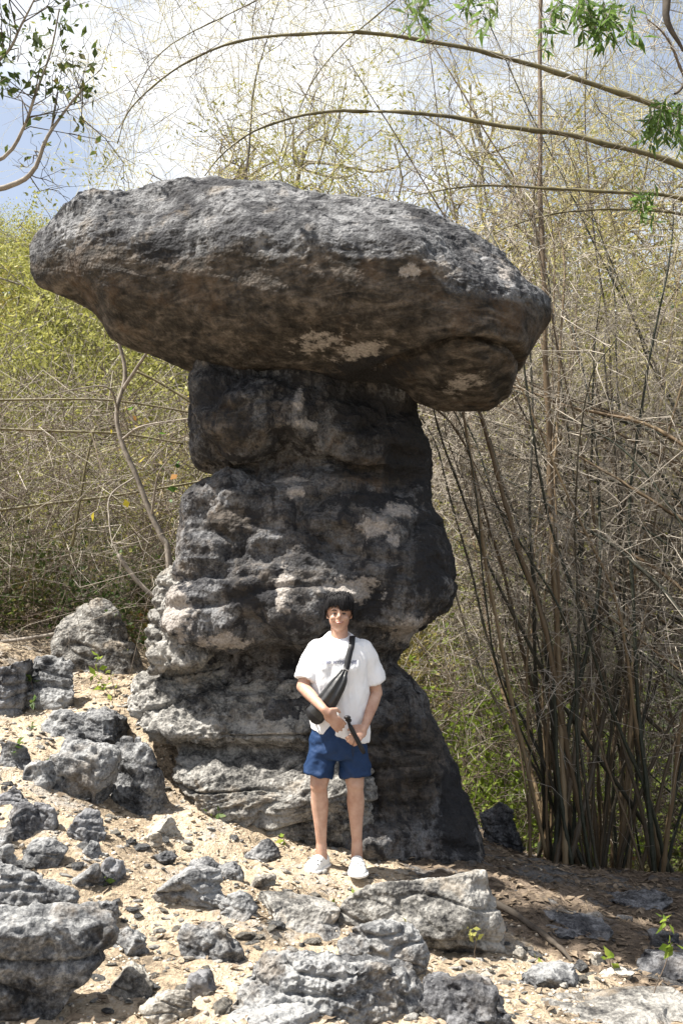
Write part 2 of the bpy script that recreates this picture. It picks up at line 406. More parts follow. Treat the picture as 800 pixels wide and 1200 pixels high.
for i, u in enumerate(uu):
    a, b = Yc[i], Yk[i]; D = b - a; vt, vc, vb = top[i], crest[i], bot[i]
    yb = a + 0.42 * D; yt = a + 0.36 * D
    lipv = vc + (vb - vc) * 0.62
    ct.append([px(u, vc, a), px(u, vc + (vb - vc) * 0.32, a + 0.03 * D), px(u, lipv, a + 0.14 * D), px(u, vb - (vb - vc) * 0.04, yb), px(u, vb + 3 * (vb - vt) / 230, a + 0.62 * D),
               px(u, vb - (vb - vt) * 0.25, a + 0.93 * D), px(u, vt + (vb - vt) * 0.40, b), px(u, vt + (vb - vt) * 0.16, a + 0.78 * D), px(u, vt, yt), px(u, vt + (vc - vt) * 0.22, a + 0.18 * D), px(u, vt + (vc - vt) * 0.62, a + 0.03 * D)])
ct = np.array(ct)                                         # (n, 11, 3)
K = ct.shape[1]
# sample densely on the seen side, coarsely behind
s = np.concatenate([np.linspace(0, 4, 150, endpoint=False), np.linspace(4, 8, 40, endpoint=False), np.linspace(8, 11, 110, endpoint=False)])
i0 = s.astype(int) % K; tt = (s - s.astype(int))[None, :, None]
g0, g1, g2, g3 = ct[:, (i0 - 1) % K], ct[:, i0], ct[:, (i0 + 1) % K], ct[:, (i0 + 2) % K]
cap = 0.5 * (2 * g1 + (g2 - g0) * tt + (2 * g0 - 5 * g1 + 4 * g2 - g3) * tt**2 + (3 * g1 - g0 - 3 * g2 + g3) * tt**3)
cn = grid_normals(cap, True)
ctr = cap.mean((0, 1)); flip = np.sign((cn * (cap - cap.mean(1, keepdims=True))).sum(-1).mean()); cn *= flip
fl = cap.reshape(-1, 3); fn = cn.reshape(-1, 3)
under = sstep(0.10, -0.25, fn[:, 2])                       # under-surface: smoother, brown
dis = rock_relief(fl, .62)
dg_ = np.stack([fl[:, 0] * .8 + fl[:, 2] * .6, fl[:, 1] * .8, (fl[:, 2] + .35 * fl[:, 0]) * 5.5], -1)
smooth_under = fbm(fl * 1.5, 2) * 0.05 + fbm(fl * 11, 3, gain=.6) * 0.008 + ridged(dg_ + 2, 4) * 0.022
dis = dis * (1 - under) + smooth_under * under
# crack that splits a lower block from the cap, and bedding ledges near the far end
pu = 400 + FPX * fl[:, 0] / fl[:, 1]
ends = np.minimum(sstep(36, 75, pu), sstep(644, 612, pu)) * 0.75 + 0.25
zc = px(500, 428, 6.3)[2] + 0.05 * (fl[:, 0] - 0.55) + 0.03 * pn(fl * 4)
right = sstep(-0.05, 0.35, fl[:, 0])
dis = dis - right * 0.10 * np.exp(-((fl[:, 2] - zc) / 0.022) ** 2) - right * 0.05 * sstep(zc + 0.005, zc - 0.05, fl[:, 2])
cap_v = fl + fn * (dis * ends)[:, None]
def blob(P, c, r, sx=1.0, sz=1.0):
    return np.exp(-(((P[:, 0] - c[0]) / (r * sx)) ** 2 + ((P[:, 2] - c[2]) / (r * sz)) ** 2))
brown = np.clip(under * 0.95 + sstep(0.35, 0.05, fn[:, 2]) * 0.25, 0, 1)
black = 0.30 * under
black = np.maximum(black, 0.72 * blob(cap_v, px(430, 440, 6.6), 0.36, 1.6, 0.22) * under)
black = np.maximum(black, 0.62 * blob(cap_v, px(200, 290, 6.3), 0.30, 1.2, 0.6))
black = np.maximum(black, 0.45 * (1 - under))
pale = np.zeros(len(fl))
for (u, v, Y, r, a, b) in [(375, 414, 6.5, .16, 1.5, .35), (420, 425, 6.5, .14, 1.8, .3), (540, 455, 6.4, .12, 1.4, .4), (590, 320, 6.0, .16, .6, 1.0), (475, 335, 5.9, .09, 1.0, .6)]:
    pale = np.maximum(pale, 0.72 * blob(cap_v, px(u, v, Y), r, a, b))
capF = grid_faces(len(uu), len(s), closed_m=True)
m = len(s); e0 = len(cap_v); e1 = e0 + 1; j = np.arange(m); L = (len(uu) - 1) * m
cap_v = np.vstack([cap_v, cap_v[:m].mean(0), cap_v[L:L + m].mean(0)])
tri = np.concatenate([np.stack([np.full(m, e0), j, (j + 1) % m], -1), np.stack([np.full(m, e1), L + (j + 1) % m, L + j], -1)])
if flip < 0: capF = capF[:, ::-1]; tri = tri[:, ::-1]
ext = lambda a: np.concatenate([a, [a[0], a[-1]]])
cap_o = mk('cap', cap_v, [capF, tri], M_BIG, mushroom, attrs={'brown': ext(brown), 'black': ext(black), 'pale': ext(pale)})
cap_o['label'] = 'broad overhanging stone cap, grey above and brown underneath'

# --- pillar: rings from the foot to the neck
vv = np.linspace(425, 1075, 340)
pl = curve([(425, 248), (435, 240), (460, 229), (510, 227), (533, 240), (551, 280), (563, 276), (583, 236), (610, 216), (650, 211), (680, 205), (705, 196), (740, 183), (762, 198), (785, 235), (850, 290), (950, 310), (1075, 310)], vv)
pr = curve([(425, 470), (460, 484), (500, 489), (540, 500), (580, 502), (630, 516), (675, 531), (700, 528), (725, 516), (755, 478), (778, 464), (800, 482), (850, 505), (920, 540), (970, 560), (1000, 566), (1040, 556), (1075, 545)], vv)
pf = curve([(425, 6.72), (460, 6.62), (520, 6.56), (550, 6.80), (588, 6.60), (650, 6.50), (720, 6.42), (758, 6.66), (785, 6.86), (830, 6.74), (900, 6.66), (980, 6.52), (1075, 6.48)], vv)
pb = curve([(425, 7.7), (600, 7.8), (800, 7.8), (1075, 7.9)], vv)
ang = np.concatenate([np.linspace(np.pi, 2 * np.pi, 280, endpoint=False), np.linspace(0, np.pi, 70, endpoint=False)])   # front half dense
sgn = lambda a: np.sign(a)
ring = []
for i in range(len(vv)):
    Ys = pf[i] + 0.45 * (pb[i] - pf[i])
    A, B = px(pl[i], vv[i], Ys), px(pr[i], vv[i], Ys)
    z = A[2]; cx, hx = (A[0] + B[0]) / 2, (B[0] - A[0]) / 2
    e = 2 / 2.7
    ca, sa = np.cos(ang), np.sin(ang)
    x = cx + hx * sgn(ca) * np.abs(ca) ** e
    hy = np.where(sa < 0, Ys - pf[i], pb[i] - Ys)
    y = Ys + hy * sgn(sa) * np.abs(sa) ** e
    ring.append(np.stack([x, y, np.full_like(x, z)], -1))
pil = np.array(ring); pnm = grid_normals(pil, True)
f2 = np.sign((pnm * (pil - pil.mean(1, keepdims=True))).sum(-1).mean()); pnm *= f2
P = pil.reshape(-1, 3); N = pnm.reshape(-1, 3)
layer = ridged(np.stack([P[:, 0] * 0.7, P[:, 1] * 0.7, P[:, 2] * 3.4 + 0.25 * P[:, 0]], -1), 4) * 0.075
lumps = fbm(P * 1.9 + 40, 2) * 0.16
rub = np.clip(ridged(P * 5.5, 4), 0, 1) * 0.05 + np.round(fbm(P * np.array([1.3, 1.3, 2.0]) + 70, 2) * 4) / 4 * 0.06 - np.exp(-(pn(P * np.array([1.2, 1.2, 2.6]) + 11) / .05) ** 2) * .05
vr = 690 - (P[:, 2] - 1.7) / 7.2 * FPX
dis = rock_relief(P, 0.75) + layer + lumps + rub
neck = sstep(440, 425, vr)
sidek = 1 - 0.55 * np.abs(N[:, 0]) ** 2
pil_v = P + N * (dis * sidek)[:, None]
# hollows: the dark alcove under the cap and the long undercut above the base
def dent(u, v, Y, r, sx, sz, d):
    c = px(u, v, Y); w = np.exp(-(((P[:, 0] - c[0]) / (r * sx)) ** 2 + ((P[:, 2] - c[2]) / (r * sz)) ** 2)) * (N[:, 1] < 0.2)
    pil_v[:, 1] += w * d
dent(425, 480, 6.6, .28, 1.0, .7, .22); dent(450, 555, 6.6, .22, 1.6, .35, .12); dent(300, 775, 6.6, .5, 1.6, .14, .16)
dent(400, 590, 6.6, .3, 1.4, .25, .10); dent(285, 480, 6.6, .25, 1.0, .9, -.10); dent(250, 640, 6.6, .22, 1.0, .8, -.08); dent(455, 655, 6.6, .20, 1.0, .8, -.10); dent(350, 495, 6.6, .07, .8, 2.4, -.10)
px_ = np.zeros(len(P))
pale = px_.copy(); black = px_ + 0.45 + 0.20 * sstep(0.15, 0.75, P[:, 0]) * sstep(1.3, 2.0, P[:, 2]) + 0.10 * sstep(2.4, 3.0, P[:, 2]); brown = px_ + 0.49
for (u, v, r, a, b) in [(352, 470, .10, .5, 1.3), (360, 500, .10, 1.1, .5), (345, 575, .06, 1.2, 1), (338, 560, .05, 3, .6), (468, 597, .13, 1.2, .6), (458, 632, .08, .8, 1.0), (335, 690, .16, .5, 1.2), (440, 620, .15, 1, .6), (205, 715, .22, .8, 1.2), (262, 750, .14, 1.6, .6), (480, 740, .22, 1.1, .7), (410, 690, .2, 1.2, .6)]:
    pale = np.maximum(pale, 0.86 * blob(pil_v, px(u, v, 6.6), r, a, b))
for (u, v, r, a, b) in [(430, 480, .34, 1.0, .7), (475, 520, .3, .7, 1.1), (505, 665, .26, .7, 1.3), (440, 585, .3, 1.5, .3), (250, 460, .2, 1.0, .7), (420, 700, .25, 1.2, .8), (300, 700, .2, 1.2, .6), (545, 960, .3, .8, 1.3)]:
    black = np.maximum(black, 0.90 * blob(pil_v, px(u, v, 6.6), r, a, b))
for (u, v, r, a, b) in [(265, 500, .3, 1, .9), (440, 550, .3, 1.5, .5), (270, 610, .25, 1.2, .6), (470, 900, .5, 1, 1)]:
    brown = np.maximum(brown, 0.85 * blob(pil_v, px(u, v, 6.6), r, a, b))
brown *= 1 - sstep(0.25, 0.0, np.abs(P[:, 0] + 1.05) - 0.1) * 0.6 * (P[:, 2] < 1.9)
pilF = grid_faces(len(vv), len(ang), closed_m=True)
if f2 < 0: pilF = pilF[:, ::-1]
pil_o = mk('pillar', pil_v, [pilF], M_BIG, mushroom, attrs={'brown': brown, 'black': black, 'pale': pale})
pil_o['label'] = 'narrow layered stone pillar streaked brown and black'

# --- generic boulder shapes
def vnormals(P, F):
    fnm = np.cross(P[F[:, 1]] - P[F[:, 0]], P[F[:, 2]] - P[F[:, 0]]); N = np.zeros_like(P)
    for k in range(3): np.add.at(N, F[:, k], fnm)
    return N / (np.linalg.norm(N, axis=1)[:, None] + 1e-12)
def rock_shape(seed, ext, sub=4, cuts=14, p=34, amp=1.0, flat=0.0, layers=0.0, rough=1.0):
    """chipped block: planes cut an ellipsoid, then joints, pits and flakes are worked in"""
    r = np.random.default_rng(seed); d, F = ico(sub)
    n = r.normal(size=(cuts, 3)); n /= np.linalg.norm(n, axis=1)[:, None]
    h = r.uniform(0.5, 0.92, cuts)
    if flat: n = np.vstack([n, [[r.normal() * .12, r.normal() * .12, 1]]]); n[-1] /= np.linalg.norm(n[-1]); h = np.append(h, 1 - flat)
    q = np.clip(d @ n.T, 0, None) / h
    rad = ((q ** p).sum(1) + 0.8 ** p) ** (-1 / p)
    P = d * rad[:, None]
    W = P * 1.4 + r.uniform(-50, 50, 3)
    P = P + 0.10 * np.stack([fbm(W, 3), fbm(W + 19, 3), fbm(W + 43, 3)], -1)
    lo, hi = P.min(0), P.max(0); P = (P - (lo + hi) / 2) / ((hi - lo) / 2) * np.array(ext)
    size = float(np.mean(ext)); S = P + r.uniform(-50, 50, 3); w = 0.5 / max(size, 0.04)
    k = min(1.0, size / 0.3)
    tilt = np.stack([S[:, 0] * .5, S[:, 1] * .5, S[:, 2] * 1.6 + .3 * S[:, 0]], -1)
    joint = np.exp(-(pn(tilt * w * 2.4) / 0.045) ** 2)                    # narrow joints
    facet = np.abs(pn(S * w * 3.3)) * 0.9 + np.abs(pn(S * w * 7.1 + 7)) * 0.42
    blocks = np.round(fbm(tilt * w * 1.7 + 3, 2) * 5) / 5                   # stepped bedding
    dis = blocks * size * 0.16 + (facet - 0.25) * size * 0.10 - joint * size * 0.10
    dis += (fbm(S * 17, 3, gain=0.65) * 0.020 + (0.3 - np.abs(pn(S * 10))) * 0.010) * k * rough - np.clip(pn(S * 13) - 0.2, 0, 1) * 0.13 * k * rough
    if layers: dis += ridged(np.stack([S[:, 0] * 1.1, S[:, 1] * 1.1, S[:, 2] * 6.5 + S[:, 0] * .8], -1), 4) * 0.10 * layers
    return P + vnormals(P, F) * (dis * amp)[:, None], F

# ledges at the pillar's foot belong to the same stone
def ledge(u0, v0, u1, v1, Y, depth, seed, sub, name, mat, label, layers=.5, **kw):
    a, b = px(u0, (v0 + v1) / 2, Y), px(u1, (v0 + v1) / 2, Y)
    zt, zb = px(0, v0, Y + depth * .3)[2], px(0, v1, Y - depth * .6)[2]
    ext = ((b[0] - a[0]) / 2, depth, (zt - zb) / 2)
    V, F = rock_shape(seed, ext, sub, layers=layers, cuts=16, p=8, **kw)
    return mk(name, V + np.array([(a[0] + b[0]) / 2, Y + 0.1, (zt + zb) / 2]), F, mat, mushroom), ext
M_LEDGE = limestone('ledge_limestone', light=(0.29, 0.278, 0.255), mid=(0.14, 0.134, 0.123), dark=(0.03, 0.029, 0.029), tan=(0.34, 0.27, 0.19), tan_amt=0.55)
# apron: two great slabs that slope out from the pillar, one above the other
av = np.concatenate([np.linspace(768, 1000, 230), np.linspace(1003, 1050, 12)])
aL = curve([(768, 262), (776, 236), (786, 196), (800, 165), (830, 157), (856, 162), (868, 186), (880, 203), (900, 207), (945, 213), (968, 240), (990, 285), (1050, 300)], av)
aR = curve([(768, 400), (800, 420), (870, 430), (930, 440), (1000, 446), (1050, 446)], av)
aF = curve([(768, 7.02), (780, 6.94), (800, 6.82), (840, 6.66), (862, 6.56), (872, 6.60), (878, 6.68), (886, 6.62), (905, 6.48), (922, 6.40), (940, 6.37), (965, 6.40), (985, 6.46), (1000, 6.50), (1050, 6.5)], av)
ang2 = np.concatenate([np.linspace(np.pi, 2 * np.pi, 230, endpoint=False), np.linspace(0, np.pi, 30, endpoint=False)])
rg = []
for i in range(len(av)):
    Ys = aF[i] + 0.30; A, B = px(aL[i], av[i], Ys), px(aR[i], av[i], Ys); z = px(0, av[i], aF[i])[2]
    cx, hx = (A[0] + B[0]) / 2, (B[0] - A[0]) / 2; ca, sa = np.cos(ang2), np.sin(ang2); e = 2 / 3.4
    hy = np.where(sa < 0, Ys - aF[i], 7.6 - Ys)
    rg.append(np.stack([cx + hx * np.sign(ca) * np.abs(ca) ** e, Ys + hy * np.sign(sa) * np.abs(sa) ** e, np.full(len(ang2), z)], -1))
ap = np.array(rg); an_ = grid_normals(ap, True); f3 = np.sign((an_ * (ap - ap.mean(1, keepdims=True))).sum(-1).mean()); an_ *= f3
Pa, Na = ap.reshape(-1, 3), an_.reshape(-1, 3)
tl_ = np.stack([Pa[:, 0] * .6 + .4 * Pa[:, 2], Pa[:, 1] * .6, Pa[:, 2] * 2.2 - .5 * Pa[:, 0]], -1)
da = fbm(Pa * 2.1 + 5, 2) * .09 + np.round(fbm(tl_ * 2.0 + 31, 2) * 6) / 6 * .07 + ridged(Pa * 4.5 + 9, 4) * .045 - np.exp(-(pn(tl_ * 2.7 + 3) / .04) ** 2) * .045
rough_ = np.where(Pa[:, 2] > .66, 1.0, .55); da += (fbm(Pa * 15, 3, gain=.65) * .03 - np.clip(pn(Pa * 12) - .15, 0, 1) * .14) * rough_
aFq = grid_faces(len(av), len(ang2), closed_m=True); topring = np.arange(len(ang2))[None]
if f3 < 0: aFq = aFq[:, ::-1]
l1 = mk('ledge', Pa + Na * da[:, None], [aFq, topring], M_LEDGE, mushroom)
l3, _ = ledge(172, 664, 258, 790, 6.76, 0.30, 52, 6, 'ledge', M_LEDGE, '', rough=1.8)
# ------------------------------------------------------------------ loose boulders and stones on the slope
ROCKS = []
def place_rock(box, mat, label, seed, name='boulder', k=0.8, sub=None, group=None, flat=0.15, **kw):
    sub = sub or (6 if name == 'boulder' or (box[2] - box[0]) > 55 else 5)
    u0, v0, u1, v1 = box; uc, vc, h = (u0 + u1) / 2, (v0 + v1) / 2, v1 - v0
    g = hit(uc, v1 - 0.08 * h); Y = g[1]
    a = (u1 - u0) / 2 * Y / FPX; b = k * a; Yc_ = Y + 0.7 * b
    a = (u1 - u0) / 2 * Yc_ / FPX
    dl = math.atan2(CAM_H - g[2], Y); H = h * Yc_ / FPX / 2
    c = math.sqrt(max(H * H - (b * math.sin(dl)) ** 2, (0.45 * H) ** 2)) / math.cos(dl) * 1.4
    ctr_ = px(uc, vc + 0.20 * h, Yc_)
    V, F = rock_shape(seed, (a, b, c), sub, flat=flat, **kw)
    th = 0.0
    o = mk(name, V + ctr_, F, mat, origin=ctr_)
    tag(o, label, 'boulder' if name == 'boulder' else name.split('_')[-1], group)
    ROCKS.append((ctr_[0], ctr_[1], max(a, b))); return o
GR, PA, DK = M_ROCK, M_ROCK_PALE, M_ROCK_DARK
place_rock((60, 702, 176, 800), M_LEDGE, 'rounded grey boulder at the top of the slope beside the rock pillar', 101, sub=6, p=7, cuts=10, flat=0, amp=.6)
place_rock((20, 770, 92, 838), GR, 'low grey boulder with green weeds in front, below the rounded boulder', 102)
place_rock((-40, 772, 34, 845), DK, 'dark boulder at the thicket edge beside a low grey boulder', 103)
place_rock((44, 838, 146, 890), GR, 'flat topped grey slab lying behind a split boulder', 104, flat=0.4, layers=.6)
place_rock((52, 868, 142, 948), GR, 'cracked grey boulder with a weed at its side, touching a block with a hollow underneath', 105, sub=6)
place_rock((122, 866, 197, 956), GR, 'blocky grey boulder with a dark shaded side and a hollow underneath', 106, sub=6)
place_rock((28, 885, 70, 930), GR, 'small leaning grey rock at the side of the split boulder', 107, sub=5)
place_rock((-6, 922, 36, 958), DK, 'dark round stone on top of a heap of dark stones', 108, 'stone', sub=5)
place_rock((0, 942, 50, 990), DK, 'largest dark stone in a heap of dark stones', 109, 'stone')
place_rock((37, 940, 70, 980), DK, 'small dark pitted stone at the end of the dark heap', 110, 'stone', sub=5)
place_rock((-10, 972, 16, 1000), GR, 'small grey stone tucked below the heap of dark stones', 137, 'stone', sub=5)
place_rock((76, 950, 127, 990), DK, 'dark pointed stone alone in front of the split boulder', 111, 'stone')
place_rock((28, 985, 78, 1022), GR, 'grey stone just behind a pyramid shaped rock', 112, 'stone', sub=5)
place_rock((-12, 990, 22, 1035), GR, 'upright grey stone behind the large overhanging boulder', 113, 'stone', sub=5)
place_rock((-30, 1003, 92, 1092), GR, 'pyramid shaped grey rock rising behind the large overhanging boulder', 114, sub=6, flat=0)
place_rock((-130, 1080, 126, 1230), GR, 'large overhanging grey boulder with flat sunlit top and shaded brown face', 115, sub=7, flat=0.5, k=0.55, amp=.8)
place_rock((78, 1012, 122, 1042), GR, 'long low grey stone beside a dark knobbly stone', 116, 'stone', sub=5)
place_rock((112, 1005, 146, 1040), DK, 'dark knobbly stone with a weed against it', 117, 'stone', sub=5)
place_rock((180, 1016, 268, 1070), GR, 'tilted grey slab with a dark undercut on the open slope', 118, flat=0.35)
place_rock((254, 1048, 300, 1088), GR, 'wedge shaped grey stone leaning on the tilted slab', 119, 'stone', sub=5)
place_rock((218, 1006, 260, 1028), GR, 'flat brown grey stone just above the tilted slab', 120, 'stone', sub=5, flat=0.3)
place_rock((253, 1012, 287, 1038), GR, 'cracked grey stone beside a flat stone above the tilted slab', 121, 'stone', sub=5)
place_rock((302, 1046, 398, 1090), M_LEDGE, 'thin pale slab with a dark gap under its edge', 122, flat=0.62, layers=.2, amp=.5)
place_rock((340, 1068, 402, 1096), GR, 'thin grey slab under the edge of a pale slab', 123, 'stone', flat=0.4, sub=5)
place_rock((270, 1108, 502, 1205), GR, 'broad pitted grey slab with deep holes and a brown broken edge', 124, sub=7, flat=0.6, k=0.6, rough=2.0, amp=.75)
place_rock((258, 1178, 375, 1225), GR, 'lower grey slab poking out under the broad pitted slab', 125, flat=0.4)
place_rock((398, 1078, 498, 1152), GR, 'angular grey block split by a crack, behind the broad pitted slab', 126, sub=6, flat=.25)
place_rock((392, 1022, 592, 1122), M_LEDGE, 'long pale ledge slab with undercut front, just below the standing person', 127, sub=7, flat=0.66, k=0.55, layers=.25, amp=.55)
place_rock((492, 1148, 592, 1212), DK, 'jagged dark low rock beside the broad pitted slab', 128, flat=0.3, rough=1.8)
place_rock((596, 1126, 674, 1164), GR, 'grey block lying alone on sunlit litter near the shade edge', 129)
place_rock((604, 1158, 812, 1215), M_LEDGE, 'flat smooth grey slab barely rising from the sunlit soil', 130, sub=6, flat=0.65, rough=.5, amp=.5)
place_rock((118, 1088, 174, 1128), GR, 'rough grey stone next to the large overhanging boulder', 131, 'stone')
place_rock((120, 1132, 182, 1176), PA, 'tan faced stone below the large overhanging boulder', 132, 'stone')
place_rock((212, 1082, 288, 1140), GR, 'crumbling grey stone beside the corner of the broad pitted slab', 133, 'stone', rough=1.6)
place_rock((214, 1138, 258, 1174), DK, 'dark topped stone in front of the crumbling stone', 134, 'stone', sub=5)
place_rock((166, 1162, 226, 1206), PA, 'pale low stone half buried in the soil', 135, 'stone', flat=.4)
place_rock((284, 983, 328, 1012), GR, 'broken grey stone near the foot of the rock ledges', 136, 'stone', sub=5)
place_rock((288, 1026, 324, 1050), PA, 'pale flat stone behind the thin pale slab', 138, 'stone', sub=5, flat=.4)
place_rock((178, 758, 208, 790), PA, 'pale stone wedged between the rounded boulder and the pillar', 139, 'stone', sub=5)
place_rock((562, 942, 614, 1000), DK, 'dark shaded boulder behind the foot of the pillar', 140)
place_rock((606, 988, 690, 1014), DK, 'low dark rock at the edge of the bamboo', 141, flat=.3)
place_rock((585, 1062, 712, 1098), DK, 'long flat dark outcrop on the shaded litter', 142, flat=.6, rough=.6)
place_rock((756, 1088, 794, 1110), DK, 'small dark block on the shaded litter', 143, 'stone', sub=5)
place_rock((700, 1040, 790, 1066), DK, 'low dark outcrop on the litter near the bamboo', 144, flat=.6, rough=.6)
place_rock((745, 1112, 830, 1152), DK, 'dark flat rock at the edge of the shade behind the flat smooth slab', 145, flat=.5, rough=.7)
place_rock((690, 1117, 716, 1140), PA, 'round pale stone beside a heart leaved seedling', 146, 'stone', sub=5, amp=.5)
place_rock((702, 1133, 742, 1152), PA, 'flat pale stone below a round pale stone', 147, 'stone', sub=5, flat=.3)
place_rock((586, 1108, 616, 1128), PA, 'pale chipped stone where a root meets the sunlit litter', 148, 'stone', sub=5)
place_rock((163, 974, 192, 992), PA, 'thin pale stone chip in front of the block with the hollow', 149, 'stone', sub=5, flat=.3)
place_rock((176, 997, 208, 1013), GR, 'thin grey flake on the bare slope above the tilted slab', 150, 'stone', sub=5, flat=.4)
place_rock((95, 985, 122, 1006), GR, 'small grey stone in front of the dark pointed stone', 151, 'stone', sub=5)
place_rock((0, 868, 42, 908), GR, 'grey rock half buried behind the leaning grey rock', 152, sub=5)
place_rock((170, 955, 212, 985), PA, 'pale lump of stone between the split boulder and the ledges', 153, 'stone', sub=5)
place_rock((108, 1055, 140, 1085), GR, 'low grey stone beside the pyramid shaped rock', 154, 'stone', sub=5, flat=.4)

def clear_of_rocks(x, y, m=0.8):
    return all((x - a) ** 2 + (y - b) ** 2 > (m * r) ** 2 for a, b, r in ROCKS)
_r = random.Random(4); small = {}
for key, mt in (('pale', PA), ('grey', GR), ('dark', DK)):
    for q in range(8):
        V, F = rock_shape(300 + q, (1.0, _r.uniform(.7, 1.0), _r.uniform(.3, .7)), 4, amp=.8); small[key, q] = mesh_np('loose_stone', V, F, mt)
n_small = 0
while n_small < 200:
    u, v = _r.uniform(-10, 620) if n_small < 170 else _r.uniform(500, 810), _r.uniform(880, 1200)
    h = hit(u, v); s_ = _r.choice([.014, .018, .022, .028, .035, .05])
    if not clear_of_rocks(h[0], h[1], .9) or h[1] > 7: continue
    if abs(h[0]) < .35 and 5.7 < h[1] < 6.5: continue
    lit = litter_mask(h[0], h[1]) > .5
    if lit and _r.random() < .8: continue
    key = 'dark' if lit else ('pale' if _r.random() < .55 else 'grey')
    o = bpy.data.objects.new('loose_stone', small[key, n_small % 8]); COL.objects.link(o)
    o.location = (h[0], h[1], h[2] + s_ * .12); o.rotation_euler = (_r.uniform(-.2, .2), _r.uniform(-.2, .2), _r.uniform(0, 6.28)); o.scale = (s_, s_ * _r.uniform(.75, 1.2), s_ * _r.uniform(.7, 1.1))
    tag(o, 'small loose dark stone lying on shaded leaf litter' if lit else f'small loose {key} stone lying on the dry soil', 'stone', 'dark stones on the litter' if lit else f'{key} stones scattered on the soil')
    n_small += 1
# ------------------------------------------------------------------ vegetation
def culm_mat():
    t = NT('bamboo_culm'); c = t.coord(); oi = t.node('ShaderNodeObjectInfo').outputs['Random']
    n = t.noise(c, 3, 5, .6); n2 = t.noise(c, 40, 4, .6)
    f = t.math('ADD', t.math('MULTIPLY', oi, .75), t.math('MULTIPLY', n, .3))
    col = t.ramp(f, [(0.1, (0.018, 0.024, 0.012)), (0.35, (0.03, 0.03, 0.02)), (0.5, (0.07, 0.052, 0.032)), (0.75, (0.14, 0.095, 0.052)), (0.97, (0.26, 0.195, 0.11))])
    col = t.mix(t.ramp(n2, [(.5, 0.), (.75, .25)]), col, (0.16, 0.145, 0.11))
    return t.done(t.principled(col, .55, None, .35))
M_CULM = culm_mat()
M_CULM_TAN = plain('tan_culm', (0.135, 0.115, 0.058), .6, .5, 9)  # own green-brown tan of the arching and dry canes
M_TWIG = plain('dry_twig', (0.36, 0.32, 0.265), .85, .35, 3)
M_TWIG_DK = plain('brown_twig', (0.13, 0.10, 0.075), .85, .4, 3)
M_TWIG_YEL = plain('straw_twig', (0.42, 0.37, 0.17), .8, .35, 3)
M_BARK = plain('grey_bark', (0.25, 0.22, 0.185), .9, .4, 14, .5)
M_BARK_DK = plain('dark_bark', (0.085, 0.07, 0.055), .9, .4, 14, .5)
L_YEL = leaf_mat('yellow_green_leaf', [(.32, (0.15, 0.16, 0.03)), (.48, (0.30, 0.30, 0.075)), (.6, (0.44, 0.42, 0.14)), (.75, (0.54, 0.49, 0.23))])
L_OCH = leaf_mat('dry_ochre_leaf', [(.32, (0.17, 0.14, 0.03)), (.48, (0.34, 0.28, 0.07)), (.62, (0.48, 0.39, 0.13)), (.75, (0.55, 0.46, 0.22))])
L_GRN = leaf_mat('green_leaf', [(.32, (0.03, 0.06, 0.012)), (.48, (0.07, 0.125, 0.025)), (.62, (0.14, 0.19, 0.04)), (.75, (0.26, 0.24, 0.06))])
L_MIX = leaf_mat('mixed_leaf', [(.34, (0.035, 0.06, 0.015)), (.46, (0.09, 0.12, 0.03)), (.55, (0.20, 0.17, 0.06)), (.64, (0.25, 0.12, 0.05)), (.75, (0.36, 0.26, 0.12))])
L_BRIGHT = leaf_mat('bright_leaf', [(.35, (0.10, 0.16, 0.02)), (.55, (0.22, 0.30, 0.04)), (.7, (0.38, 0.38, 0.08))], .5)
L_LITTER = leaf_mat('fallen_leaf', [(.32, (0.08, 0.06, 0.042)), (.48, (0.19, 0.145, 0.10)), (.6, (0.33, 0.26, 0.185)), (.75, (0.48, 0.4, 0.3))], .15, .8)

def rdir(n, up=0.0, g=rng):
    d = g.normal(size=(n, 3)); d[:, 2] += up; return d / np.linalg.norm(d, axis=1)[:, None]
def leaves(C, size, g=rng, aspect=0.38, droop=0.0, jit=.55):
    """diamond leaves folded along the midrib, one per centre"""
    n = len(C); L = rdir(n, 0, g); L[:, 2] -= droop; L /= np.linalg.norm(L, axis=1)[:, None]
    W = np.cross(L, rdir(n, 0, g)); W /= np.linalg.norm(W, axis=1)[:, None] + 1e-9; Nn = np.cross(L, W)
    s = (size * g.uniform(1 - jit, 1 + jit, n))[:, None]
    a = C; b = C + L * s; m1 = C + L * s * .45 + W * s * aspect * .5 + Nn * s * .08; m2 = C + L * s * .45 - W * s * aspect * .5 + Nn * s * .08
    V = np.stack([a, m1, b, m2], 1).reshape(-1, 3); F = np.arange(4 * n).reshape(-1, 4)
    return V, [F]
def twigs(base, d, length, r0, K=5, curl=.25, g=rng, sag=0.0, tip=.35):
    n = len(base); t = np.linspace(0, 1, K)[None, :, None]
    side = rdir(n, 0, g)[:, None, :] * curl; side2 = rdir(n, 0, g)[:, None, :] * curl * .5
    L = np.asarray(length)[:, None, None] * np.ones((n, 1, 1))
    P = base[:, None, :] + L * (d[:, None, :] * t + side * t * t + side2 * np.sin(t * 7))
    P[:, :, 2] -= sag * L[:, :, 0] * (t[:, :, 0] ** 2)
    rr = np.asarray(r0)[:, None] * (1 - (1 - tip) * t[:, :, 0])
    return P, rr
